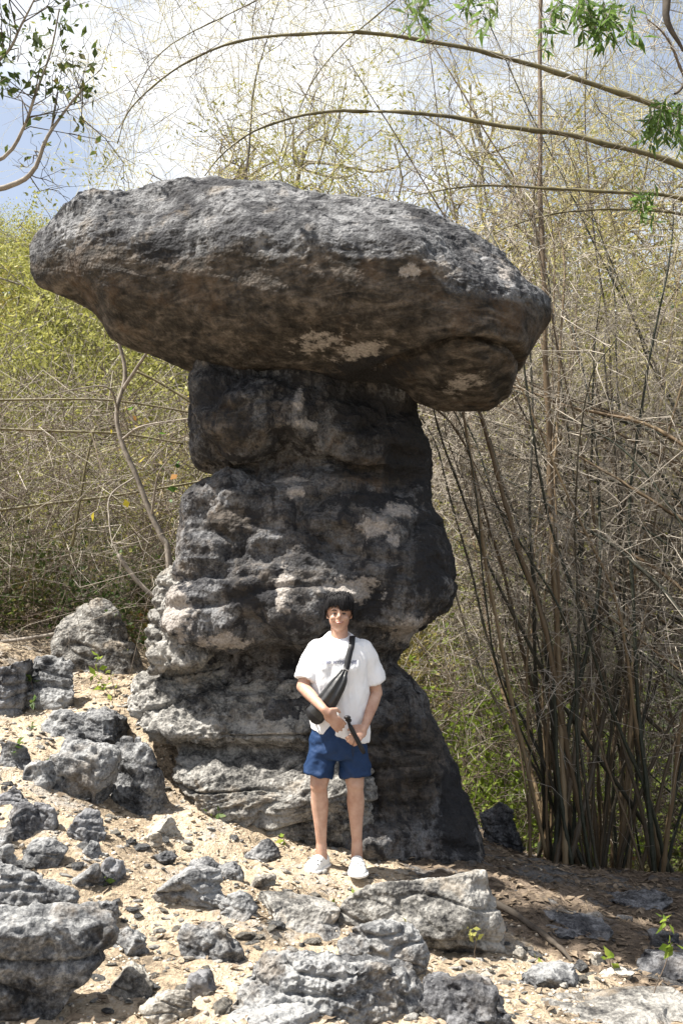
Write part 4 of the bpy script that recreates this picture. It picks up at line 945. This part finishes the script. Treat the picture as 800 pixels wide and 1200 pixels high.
o = mk('gravel', V, F, gravel_mat(), smooth=False, kind='stuff'); tag(o, 'pale gravel and crumbled stone strewn over the dry soil', 'gravel')
x, y, z = scatter(1700, -3.2, 1.6, 3.4, 8.0); kp = litter_mask(x, y) < .5; x, y, z = x[kp], y[kp], z[kp]; n = len(x); dI, fI = ico(2); sz = g9.uniform(.008, .026, n)
q_ = g9.normal(size=(n, 3, 3)); q_ = np.linalg.qr(q_)[0]; tl = np.stack([np.eye(3)] * n) + q_ * .25
jv = (dI[None] * (1 + .45 * pn(dI[None].repeat(n, 0).reshape(-1, 3) * 1.5 + np.repeat(np.arange(n) * 3.7, len(dI))[:, None])).reshape(n, -1, 1)) * sz[:, None, None] * np.stack([g9.uniform(.8, 1.6, n), g9.uniform(.6, 1.1, n), g9.uniform(.25, .5, n)], -1)[:, None]
jv = np.einsum('nij,nvj->nvi', tl, jv)
o = mk('stone_chips', (jv + np.stack([x, y, z + sz * .1], -1)[:, None]).reshape(-1, 3), (fI[None] + (np.arange(n) * len(dI))[:, None, None]).reshape(-1, 3), M_LEDGE, smooth=False, kind='stuff'); tag(o, 'flat stone chips strewn thickly over the dry soil', 'gravel')
x, y, z = scatter(26000, -3.2, 3.6, 3.0, 9.0); w = litter_mask(x, y); keep = g9.uniform(size=len(x)) < .22 + .64 * w
C = np.stack([x, y, z + .006], -1)[keep]; n = len(C); an = g9.uniform(0, 6.28, n); L = np.stack([np.cos(an), np.sin(an), g9.normal(size=n) * .2], -1); W = np.stack([-np.sin(an), np.cos(an), g9.normal(size=n) * .3], -1)
s_ = g9.uniform(.025, .085, n)[:, None]; a_ = g9.choice([.12, .2, .45], n)[:, None]
V = np.stack([C - L * s_ * .5, C + W * s_ * a_ * .5 + [0, 0, .004], C + L * s_ * .5, C - W * s_ * a_ * .5 + [0, 0, .004]], 1).reshape(-1, 3)
o = mk('leaf_litter', V, np.arange(4 * n).reshape(-1, 4), L_LITTER, smooth=False, kind='stuff'); tag(o, 'dry fallen bamboo leaves covering the shaded ground', 'litter')
# ------------------------------------------------------------------ the person
from mathutils.bvhtree import BVHTree
PY = 6.08
FZ = float(np.mean(G(np.array([-.16, .097, -.12, .095]), np.array([5.98, 5.96, 6.1, 6.1]))))
DZ = FZ - 0.0
def pp(u, v, dy=0.0):
    p = px(u, v, PY + dy); p[2] += DZ; return p
def skin_mat():
    t = NT('skin'); c = t.coord(rnd=False); n = t.noise(c, 18, 5, .6)
    col = t.mix(t.ramp(t.math('ADD', t.math('MULTIPLY', n, .5), t.math('MULTIPLY', t.noise(c, 5, 4, .6), .5)), [(.38, 0.), (.62, 1.)]), (0.38, 0.205, 0.14), (0.54, 0.35, 0.26))
    p = t.principled(col, .5, t.bump(t.noise(c, 60, 4, .6), .12, .01), .4); p.inputs['Subsurface Weight'].default_value = .12; p.inputs['Subsurface Radius'].default_value = (.01, .004, .002)
    return t.done(p)
def cloth_mat(name, col, scale=55, b=.25, rough=.9):
    t = NT(name); c = t.coord(rnd=False); n = t.noise(c, 7, 4, .5, dist=1.2); w = t.noise(c, 600, 2, .5)
    h = t.math('ADD', n, t.math('MULTIPLY', w, .12))
    cc = t.mix(t.ramp(n, [(.3, 0.), (.7, 1.)]), tuple(x * .92 for x in col), tuple(min(1, x * 1.05) for x in col))
    return t.done(t.principled(cc, rough, t.bump(h, b, .02), .2))
M_SKIN = skin_mat(); M_SHIRT = cloth_mat('white_cotton', (.80, .80, .81)); M_SHORT = cloth_mat('navy_nylon', (.014, .036, .095), b=.4, rough=.6)
M_HAIR = plain('black_hair', (.009, .008, .009), .6, .3, 40, spec=.25)
M_BLACK = plain('black_nylon', (.016, .016, .018), .5, .3, 30, .2); M_GREYNY = plain('shiny_grey_nylon', (.026, .026, .026), .38, .3, 25, .3, spec=.5)
M_RUB = plain('white_foam', (.74, .74, .72), .6, .06, 30); M_DKHOLE = plain('dark_hole', (.05, .05, .05), .9, .1)
M_LIP = plain('lip', (.33, .11, .09), .5, .1); M_TEETH = plain('teeth', (.75, .72, .68), .4, .05); M_EYE = plain('eye', (.02, .014, .012), .25, .1, spec=.6)
M_BROW = plain('eyebrow', (.03, .022, .02), .8, .2); M_PRINT = plain('shirt_print', (.22, .23, .30), .9, .1); M_METAL = plain('grey_metal', (.45, .45, .46), .35, .1, spec=.6)

def ell(c, r, sub=4, rot=None):
    V, F = ico(sub); V = V * np.array(r)
    if rot is not None: V = V @ np.array(rot).T
    return V + np.asarray(c), F
def limb(pts, rads, n=14, sides=18, flat=None):
    P = polyline(pts, n); x = np.linspace(0, 1, len(rads)); rr = np.interp(np.linspace(0, 1, n), x, rads)
    V, F = tubes(P[None], rr[None], sides, False)
    parts = [(V, [F[0]])]
    cap0 = [ell(P[0], (rr[0],) * 3, 3), ell(P[-1], (rr[-1],) * 3, 3)]
    e0 = np.arange(sides)[None]; parts[0] = (V, [F[0], e0[:, ::-1] * 1, (n - 1) * sides + e0])
    return parts + cap0
def union(parts, voxel, smooth=4, name='tmp', fac=.5):
    V, F = merge(parts); me = mesh_np(name, V, F); o = bpy.data.objects.new(name, me); COL.objects.link(o)
    m = o.modifiers.new('r', 'REMESH'); m.mode = 'VOXEL'; m.voxel_size = voxel
    m2 = o.modifiers.new('s', 'SMOOTH'); m2.iterations = smooth; m2.factor = fac
    dg = bpy.context.evaluated_depsgraph_get(); ev = o.evaluated_get(dg).to_mesh()
    n = len(ev.vertices); co = np.empty(n * 3, np.float32); ev.vertices.foreach_get('co', co)
    pol = [tuple(p.vertices) for p in ev.polygons]
    q = np.array([p for p in pol if len(p) == 4], np.int32).reshape(-1, 4); tr_ = np.array([p for p in pol if len(p) == 3], np.int32).reshape(-1, 3)
    o.evaluated_get(dg).to_mesh_clear(); bpy.data.objects.remove(o); bpy.data.meshes.remove(me)
    return co.reshape(-1, 3).astype(float), [f for f in (q, tr_) if len(f)]
def vn_any(V, Fs):
    T = np.concatenate([f[:, :3] for f in Fs] + [f[:, [0, 2, 3]] for f in Fs if f.shape[1] == 4]); return vnormals(V, T)

pbase = np.array([-.02, PY, FZ])
person = empty('person', pbase, 'person in white t-shirt and navy shorts standing before the pillar holding a black gimbal', 'person')
HC = pp(397.3, 724)
sh_a, el_a, wr_a = pp(369, 767, .02), pp(354.5, 811, -.06), pp(380, 838, -.245)
sh_b, el_b, wr_b = pp(427, 767, .02), pp(441, 818, .03), pp(427.5, 857, -.13)
B = []
# head with jaw, nose, brow, cheeks, ears, neck
B += [ell(HC + [0, .012, .022], (.074, .090, .088)), ell(HC + [0, -.012, -.038], (.061, .070, .070)), ell(HC + [0, -.040, -.082], (.034, .034, .026))]
B += [ell(HC + [0, -.088, -.022], (.0125, .020, .017), 3), ell(HC + [0, -.080, .004], (.009, .014, .026), 3), ell(HC + [0, -.070, .020], (.050, .014, .010), 3)]
B += [ell(HC + [s * .034, -.062, -.030], (.022, .020, .018), 3) for s in (-1, 1)] + [ell(HC + [s * .072, .012, -.012], (.010, .018, .028), 3) for s in (-1, 1)]
B += [ell(HC + [0, -.078, -.052], (.024, .012, .012), 3)]
neck = pp(397.5, 757, .03)
B += limb([HC + [0, .02, -.06], neck], [.050, .056])
# torso
for v, rx, ry in [(764, .15, .075), (785, .148, .10), (808, .135, .10), (835, .128, .095), (858, .145, .105), (876, .150, .11)]:
    B.append(ell(pp(397, v + (6 if v < 770 else 0), .01), (rx, ry, .085 if v > 770 else .06)))
B += limb([neck + [0, .01, -.03], sh_a + [.01, 0, -.012]], [.04, .042]) + limb([neck + [0, .01, -.03], sh_b + [-.01, 0, -.012]], [.04, .042])
# arms
def arm(sh, el, wr):
    return limb([sh, (sh + el) / 2, el], [.052, .046, .037]) + limb([el, el * .65 + wr * .35, wr], [.035, .0365, .0235])
B += arm(sh_a, el_a, wr_a) + arm(sh_b, el_b, wr_b)
# hands: palm, four bent fingers of different lengths, thumb from the side
def hand(wr, fwd, side, nrm, curl, thumb_side=1, s=1.0, spread=.16):
    fwd, side, nrm = [np.array(a, float) / np.linalg.norm(a) for a in (fwd, side, nrm)]
    out = limb([wr, wr + fwd * .03 * s], [.0245, .027]); palm = wr + fwd * .052 * s
    rot = np.stack([fwd, side, nrm], 1); out.append(ell(palm, (.047 * s, .040 * s, .0165 * s), 3, rot))
    for k, (o_, L) in enumerate([(-.0295, .062), (-.010, .074), (.010, .072), (.0285, .066)]):
        d = fwd + side * spread * (k - 1.5) * .35; d /= np.linalg.norm(d)
        a = palm + fwd * .036 * s + side * o_ * s; pts = [a]; ang = curl[0]
        for q, f in enumerate((.44, .32, .24)):
            dd = d * math.cos(ang) + nrm * math.sin(ang); pts.append(pts[-1] + dd * L * f * s * 1.05); ang += curl[min(q + 1, 2)]
        P = np.array(pts); V, F = tubes(P[None], (np.array([.0098, .0092, .0085, .007]) * s)[None], 10)
        e0 = np.arange(10)[None]; out.append((V, [F[0], e0[:, ::-1], 30 + e0])); out += [ell(p_, (r_ * s,) * 3, 2) for p_, r_ in zip(pts, (.0098, .0093, .0087, .0072))]
    a = palm - fwd * .022 * s + side * thumb_side * .026 * s; b = a + (fwd * .55 + side * thumb_side * .75 + nrm * .35) * .034 * s; c = b + (fwd * .85 + side * thumb_side * .1 + nrm * .45) * .030 * s
    for p0, p1, r0, r1 in ((a, b, .0145, .0115), (b, c, .0112, .0085)):
        P = np.array([p0, (p0 + p1) / 2, p1]); V, F = tubes(P[None], np.linspace(r0, r1, 3)[None] * s, 10); e0 = np.arange(10)[None]; out.append((V, [F[0], e0[:, ::-1], 20 + e0]))
        out += [ell(p0, (r0 * s,) * 3, 2), ell(p1, (r1 * s,) * 3, 2)]
    return out
B += hand(wr_a, pp(394, 853, -.235) - wr_a, (.55, 0, .62), (.15, .9, -.2), (.25, .45, .4), 1)
B += hand(wr_b, pp(417.5, 870, -.185) - wr_b, (.65, 0, -.55), (-.55, .55, -.35), (.5, .9, .8), -1)
# legs and feet
kn_a, an_a = pp(373.5, 926, -.02), pp(376.5, 996, .03); kn_b, an_b = pp(416, 926, -.02), pp(418, 993, .03)
for hp, kn, an in ((pp(381, 878, .01), kn_a, an_a), (pp(411, 878, .01), kn_b, an_b)):
    B += limb([hp, (hp + kn) / 2, kn], [.082, .072, .053]); B.append(ell(kn + [0, -.015, .008], (.040, .042, .045), 3)); B.append(ell(kn + [0, -.034, -.006], (.024, .018, .028), 3))
    B += limb([kn, kn * .68 + an * .32 + [0, .018, 0], kn * .3 + an * .7 + [0, .006, 0], an], [.047, .054, .038, .030])
def sole_axis(an, toe): return np.array([an[0], an[1], FZ]), np.array(toe)
toe_a = np.array([-.205, 5.955, FZ]); toe_b = np.array([.099, 5.885, FZ])
feet = []
for an, toe in ((an_a, toe_a), (an_b, toe_b)):
    g0 = np.array([an[0], an[1], FZ]); d = toe - g0; d[2] = 0; d /= np.linalg.norm(d); heel = g0 - d * .05; L = np.linalg.norm(toe - heel)
    feet.append((heel, d, L)); B += limb([an, g0 + [0, 0, .06], heel + d * .05 + [0, 0, .04]], [.033, .036, .034]) + limb([heel + d * .05 + [0, 0, .045], heel + d * (L - .07) + [0, 0, .032]], [.036, .026])
V, F = union(B, .0058, 2)
T_ = np.clip(0, 1, 1)
body = mk('body', V, F, M_SKIN, person)
# face
def part(name, pr_, mat, par=person): V, F = merge(pr_ if isinstance(pr_, list) else [pr_]); return mk(name, V, F, mat, par)
for s in (-1, 1):
    part('eye', ell(HC + [s * .029, -.0735, -.004], (.0125, .008, .0048), 3), M_EYE, person)
    P = polyline([HC + [s * .046, -.070, .014], HC + [s * .032, -.080, .0185], HC + [s * .014, -.081, .014]], 8); Vb, Fb = tubes(P[None], np.array([[.0015, .003, .0036, .004, .004, .004, .0036, .002]]), 6, True); mk('eyebrow', Vb, Fb, M_BROW, person)
P = polyline([HC + [-.026, -.075, -.050], HC + [-.012, -.0865, -.0565], HC + [.0, -.0895, -.058], HC + [.012, -.0865, -.0565], HC + [.026, -.075, -.050]], 12)
Vb, Fb = tubes(P[None], np.array([np.interp(np.linspace(0, 1, 12), [0, .5, 1], [.0015, .0062, .0015])]), 8, True); mouth = mk('mouth', Vb, Fb, M_LIP, person)
Vb, Fb = tubes((P[2:-2] + [0, -.0035, .0005])[None], np.array([np.interp(np.linspace(0, 1, 8), [0, .5, 1], [.0006, .0024, .0006])]), 6, True); mk('teeth', Vb, Fb, M_TEETH, mouth)
# hair: a full mop with a ragged fringe
dI, fI = ico(5); hv = dI * np.array([.090, .106, .090]) + HC + [0, .016, .030]
rel = hv - HC; drop = (rel[:, 2] < .040 - .012 * np.sin(rel[:, 0] * 70)) & (rel[:, 1] < -.018); low = rel[:, 2] < -.035
keepv = ~(drop | low); kf = keepv[fI].all(1); idx = -np.ones(len(hv), int); used = np.unique(fI[kf]); idx[used] = np.arange(len(used))
hvv = hv[used]; hvv = hvv + (hvv - HC) * (0.06 * fbm(hvv * 38, 2))[:, None]
gh = np.random.default_rng(33); n = 1300; a = gh.uniform(0, 2 * np.pi, n); st = np.stack([np.cos(a) * .015, np.sin(a) * .02, np.full(n, .120)], -1) + gh.normal(size=(n, 3)) * [.016, .018, .003]
front = np.clip(-np.sin(a), 0, 1); end_z = np.where(front > .3, gh.uniform(.016, .040, n) + np.where((np.cos(a) < .0) & (np.cos(a) > -.7), gh.uniform(.008, .030, n), gh.uniform(-.010, .004, n)), gh.uniform(-.045, -.005, n))
rx = gh.uniform(.086, .097, n); ed = np.stack([np.cos(a) * rx, np.sin(a) * rx * 1.12 + .012, end_z], -1); ed[:, 1] = np.where(front > .3, np.maximum(ed[:, 1], -.092), ed[:, 1])
tt_ = np.linspace(0, 1, 7)[None, :, None]; midp = np.stack([np.cos(a) * rx * .98, np.sin(a) * rx * 1.1 + .012, np.full(n, .098)], -1)
hp_ = (1 - tt_) ** 2 * st[:, None] + 2 * tt_ * (1 - tt_) * midp[:, None] * 1.06 + tt_ ** 2 * ed[:, None] + HC
Vs, Fs = tubes(hp_, np.tile(np.linspace(.0042, .0012, 7), (n, 1)), 4)
V, F = merge([(hvv, [idx[fI[kf]]]), (Vs, Fs)]); mk('hair', V, F, M_HAIR, person)

# t-shirt
def ringloft(rows, sides=64, e=2.3, closed=True):
    th = np.linspace(0, 2 * np.pi, sides, endpoint=False); G_ = []
    for c, rx, ry, slope, *sy in rows:
        ca, sa = np.cos(th), np.sin(th); x = rx * np.sign(ca) * np.abs(ca) ** (2 / e); y = ry * np.sign(sa) * np.abs(sa) ** (2 / e)
        G_.append(np.stack([c[0] + x, c[1] + y, c[2] + slope * x + (sy[0] if sy else 0) * y], -1))
    G_ = np.array(G_); V = G_.reshape(-1, 3); Fq = grid_faces(len(rows), sides, True); e0 = np.arange(sides)[None]
    return V, [Fq[:, ::-1], e0, (len(rows) - 1) * sides + e0[:, ::-1]]
S = [ringloft([(pp(398, 868, .012), .182, .126, -.22), (pp(398, 855, .012), .186, .128, -.18), (pp(398, 835, .012), .175, .125, -.1), (pp(398, 812, .01), .172, .128, -.04), (pp(398, 788, .01), .170, .128, 0), (pp(398, 772, .012), .174, .116, 0), (pp(397.5, 763, .015), .166, .098, 0), (pp(397.5, 757, .02), .146, .094, 0, .08), (pp(397.5, 753.5, .025), .108, .088, 0, .22), (pp(397.5, 751.5, .025), .082, .078, 0, .42)])]
S += limb([pp(371, 767, .015), pp(363, 786, -.02), pp(357.5, 803, -.048)], [.060, .060, .064], 12, 24)[:1] + [ell(pp(371, 767, .015), (.060,) * 3)]
S += limb([pp(425, 767, .015), pp(434, 786, .015), pp(440, 806, .02)], [.060, .060, .062], 12, 24)[:1] + [ell(pp(425, 767, .015), (.060,) * 3)]
V, F = union(S, .006, 5)
Nn = vn_any(V, F); R_ = V - pbase
drag = np.sin((R_[:, 0] * .75 - R_[:, 2] * .66) * 42 + 5 * fbm(R_ * 4, 2)) * .005 * sstep(.75, 1.0, R_[:, 2]) * sstep(1.36, 1.2, R_[:, 2])
fold = drag + np.sin(R_[:, 0] * 36 + 4 * fbm(R_ * 5, 2) + R_[:, 2] * 6) * .007 * sstep(1.30, 0.85, R_[:, 2]) + ridged(R_ * np.array([9, 9, 4]) + 3, 3) * .016 + fbm(R_ * 7, 2) * .006
V = V + Nn * fold[:, None]
# open the hem and cuffs: cloth ends in a hollow edge, not a lid
shirt = mk('t_shirt', V, F, M_SHIRT, person); SV = V; SF = F
V, F = tubes(np.array([[neck + [math.cos(t) * .071, math.sin(t) * .070 - .006, .028 + .034 * math.sin(t)] for t in np.linspace(0, 2 * np.pi, 40)]]), np.full((1, 40), .0055), 8); mk('collar', V, F, M_SHIRT, shirt)
bvh = BVHTree.FromPolygons([tuple(p) for p in SV], [tuple(int(i) for i in f) for Fq in SF for f in Fq])
def on_shirt(P, off=.003):
    out = []
    for p in P:
        h = bvh.ray_cast(Vector((p[0], PY - .6, p[2])), Vector((0, 1, 0)))
        out.append([p[0], (h[0].y if h[0] else p[1]) - off, p[2]])
    return np.array(out)
def print_text(txt, u, v, size, name='lettering', mat=M_PRINT):
    cu = bpy.data.curves.new('t', 'FONT'); cu.body = txt; cu.size = size; cu.offset = .0012; cu.space_character = 1.08; o = bpy.data.objects.new('t', cu); COL.objects.link(o)
    me = o.evaluated_get(bpy.context.evaluated_depsgraph_get()).to_mesh(); co = np.array([q.co[:] for q in me.vertices]); fs = [tuple(q.vertices) for q in me.polygons]
    bpy.data.objects.remove(o); b = pp(u, v)
    W = on_shirt(np.stack([b[0] + co[:, 0], np.full(len(co), b[1]), b[2] + co[:, 1]], -1))
    tri = np.array([f for f in fs if len(f) == 3]); mk(name, W, tri, mat, shirt, smooth=False)
print_text('D', 376.5, 782.2, .026, mat=plain('pale_print', (.45, .46, .52), .9, .1)); print_text('MF MYPE', 382, 782.2, .0265); print_text('NIS', 409.5, 782.2, .0265)
print_text('---- -- ----', 385.5, 787.5, .0125, mat=plain('faint_print', (.52, .52, .58), .9, .1))
# shorts
S = [ringloft([(pp(396, 893, .01), .155, .115, 0), (pp(396, 880, .01), .168, .125, 0), (pp(396.5, 865, .01), .165, .122, 0), (pp(397, 852, .01), .150, .112, 0)])]
for a, b, c, r in ((pp(382, 872, .01), pp(377, 893, -.005), pp(372.5, 915, -.015), (.088, .088, .087)), (pp(411, 872, .01), pp(414, 893, -.0), pp(416.5, 916, -.015), (.090, .092, .094))):
    S += limb([a, b, c], r, 12, 28)[:1]
V, F = union(S, .006, 4); Nn = vn_any(V, F); R_ = V - pbase
V = V + Nn * (np.sin(R_[:, 2] * 60 + R_[:, 0] * 45 * np.sign(R_[:, 0]) + 4 * fbm(R_ * 6, 2)) * .004 + ridged(R_ * np.array([7, 7, 9]), 3) * .015)[:, None]
shorts = mk('shorts', V, F, M_SHORT, person)
# shoes: white foam clogs with holes
for heel, d, L in feet:
    sd = np.array([-d[1], d[0], 0]); n = 22; rows = []; up_ = np.array([0, 0, 1.0]); th = np.linspace(0, 2 * np.pi, 28, endpoint=False)
    L = L + .012
    for t in np.linspace(0, 1, n):
        w = np.interp(t, [0, .04, .15, .4, .68, .85, .95, 1], [.016, .030, .037, .038, .050, .048, .034, .012]); h = np.interp(t, [0, .05, .25, .45, .65, .85, .95, 1], [.05, .075, .080, .088, .070, .052, .038, .022])
        c = heel + d * (t * L - .012); ca, sa = np.cos(th), np.sin(th)
        zz = np.where(sa > 0, h * .45 + sa * h * .55, h * .45 + np.sign(sa) * np.abs(sa) ** .35 * h * .45)
        rows.append(c[None] + sd[None] * (w * np.sign(ca) * np.abs(ca) ** .75)[:, None] + up_[None] * zz[:, None])
    Gs_ = np.array(rows); Vv = Gs_.reshape(-1, 3); e0 = np.arange(28)[None]
    so = mk('shoe', Vv, [grid_faces(n, 28, True), e0, (n - 1) * 28 + e0[:, ::-1]], M_RUB, person)
    Vp = np.array([heel + d * (t * L - .012) + sd * s * np.interp(t, [0, .04, .15, .4, .68, .85, .95, 1], [.016, .030, .037, .038, .050, .048, .034, .012]) * 1.05 + [0, 0, .013] for s, ts in ((1, np.linspace(0, 1, 20)), (-1, np.linspace(1, 0, 20))) for t in ts])
    Vt, Ft = tubes(np.vstack([Vp, Vp[:1]])[None], np.full((1, 41), .0095), 8); mk('sole', Vt, Ft, M_RUB, so)
    for t, o_ in [(.62, -.55), (.62, .55), (.70, 0), (.72, -.8), (.72, .8), (.78, -.35), (.78, .35), (.55, -.85), (.55, .85)]:
        w = np.interp(t, [.4, .68, .85], [.038, .050, .048]); h = np.interp(t, [.45, .65, .85], [.088, .070, .052]); ca = abs(o_) ** (1 / .75); sa = math.sqrt(max(0, 1 - ca * ca))
        part('vent_hole', ell(heel + d * (t * L - .012) + sd * w * o_ + [0, 0, h * .45 + sa * h * .55], (.0055, .0055, .0045), 2), M_DKHOLE, so)

# ------------------------------------------------------------------ crossbody bag, worn over one shoulder
bag = empty('crossbody_bag', pp(383, 822, -.2), 'black crossbody bag slung across the white t-shirt', 'bag')
n = 26; ax = polyline([pp(403.5, 792, -.145), pp(398, 804, -.158), pp(384, 826, -.165), pp(370, 843, -.150), pp(364, 849, -.135)], n); T = np.gradient(ax, axis=0); T /= np.linalg.norm(T, axis=1)[:, None]
th = np.linspace(0, 2 * np.pi, 36, endpoint=False); rows = []
for i in range(n):
    t = i / (n - 1); w = np.interp(t, [0, .12, .3, .55, .8, .93, 1], [.016, .024, .046, .060, .061, .05, .018]); h = np.interp(t, [0, .15, .4, .8, .95, 1], [.010, .020, .038, .042, .036, .012])
    wd = np.cross(T[i], [0, 1, 0]); wd /= np.linalg.norm(wd); nd = np.cross(T[i], wd)
    rows.append(ax[i] + np.outer(np.cos(th) * w, wd) + np.outer(np.sin(th) * h, nd))
Gg = np.array(rows); nn = grid_normals(Gg, True); nn *= np.sign((nn * (Gg - Gg.mean(1, keepdims=True))).sum(-1).mean())
al = np.linspace(0, 1, n)[:, None] * np.ones((1, 36)); cr = np.sin(th * 7 + 1)[None] * .006 * (1 - sstep(.5, .75, al)); Gg = Gg + nn * (cr + .004 * fbm(Gg.reshape(-1, 3) * 30, 2).reshape(n, 36))[..., None]
k1 = 19; e0 = np.arange(36)[None]
mk('bag_body', Gg[:k1 + 1].reshape(-1, 3), [grid_faces(k1 + 1, 36, True), e0], M_GREYNY, bag)
mk('bag_end', Gg[k1:].reshape(-1, 3), [grid_faces(n - k1, 36, True), (n - k1 - 1) * 36 + e0], M_BLACK, bag)
# zip along the upper edge
zp = np.array([ax[i] + np.cross(T[i], [0, 1, 0]) * np.interp(i / (n - 1), [0, .3, .55, .8, 1], [.014, .03, .036, .036, .02]) + np.array([0, -.031, 0]) * np.interp(i / (n - 1), [0, .15, .4, .8, 1], [.2, .5, 1, 1, .3]) for i in range(4, 23)])
Vt, Ft = tubes(zp[None], np.full((1, len(zp)), .0035), 6, True); mk('zip', Vt, Ft, M_BLACK, bag)
# strap: over the chest, over the shoulder, down the back and round to the bag's end
def ribbon(pts, w, th_, n=30, face=None):
    P = polyline(pts, n); Tn = np.gradient(P, axis=0); Tn /= np.linalg.norm(Tn, axis=1)[:, None]; f = np.array(face) if face is not None else np.tile([0, -1., 0], (n, 1))
    wd = np.cross(Tn, f); wd /= np.linalg.norm(wd, axis=1)[:, None] + 1e-9; nr = np.cross(wd, Tn)
    R4 = np.stack([P + wd * w / 2 + nr * th_, P - wd * w / 2 + nr * th_, P - wd * w / 2 - nr * th_, P + wd * w / 2 - nr * th_], 1)
    e0 = np.arange(4)[None]; return R4.reshape(-1, 3), [grid_faces(n, 4, True), e0, (n - 1) * 4 + e0]
fr = np.array([pp(405.5, 787, 0), pp(407.5, 778, 0), pp(409.5, 769, 0), pp(411.5, 762, 0)]); fr = on_shirt(fr, .006)
V, F = ribbon([ax[0]] + [p for p in fr] + [pp(412.5, 754.5, -.045), pp(413, 751.6, .01), pp(412, 752.5, .06), pp(410, 760, .12)], .036, .002, 36, [list(np.array([0, -1 + .0, 0])) if k < 24 else ([0, -.5, .86] if k < 29 else [0, .1, 1]) for k in range(36)]); mk('strap', V, F, M_BLACK, bag)
V, F = ribbon([pp(410, 760, .12), pp(402, 790, .16), pp(385, 820, .16), pp(372, 838, .12), pp(368, 845, -.02), ax[-1]], .032, .002, 30, [[0, 1, 0]] * 30); mk('strap', V, F, M_BLACK, bag)
bp = (ax[0] + fr[0]) / 2; V, F = ribbon([bp + [-.002, -.012, -.003], bp + [.002, -.012, .004]], .044, .004, 3); mk('buckle', V, F, M_METAL, bag)

# ------------------------------------------------------------------ handheld gimbal camera
gim = empty('gimbal_camera', pp(416, 872, -.2), 'black handheld gimbal camera gripped in one hand', 'camera')
a, b = pp(409.5, 856, -.205), pp(426.5, 889, -.185); d = (b - a) / np.linalg.norm(b - a)
P = polyline([a, (a + b) / 2, b], 16); V, F = tubes(P[None], np.array([np.interp(np.linspace(0, 1, 16), [0, .06, .5, .9, 1], [.010, .0135, .0135, .0145, .011])]), 14, True); mk('handle', V, F, M_BLACK, gim)
V, F = limb([a, pp(407.5, 851, -.20), pp(405, 849.5, -.205)], [.010, .009, .008], 8, 10)[0]; mk('arm', V, F, M_BLACK, gim)
hd = mk('camera_head', *merge([ell(pp(406.8, 847, -.215), (.020, .016, .0125), 3), ell(pp(409.5, 850.5, -.21), (.012, .012, .012), 3)]), M_BLACK, gim)
part('lens', ell(pp(406.2, 847.3, -.232), (.0065, .004, .0065), 2), M_EYE, hd)
P = polyline([pp(415, 874, -.21), pp(412.5, 884, -.20), pp(413.5, 893, -.195), pp(414.5, 884, -.195)], 16); V, F = tubes(P[None], np.full((1, 16), .0016), 5); mk('wrist_cord', V, F, M_BLACK, gim)
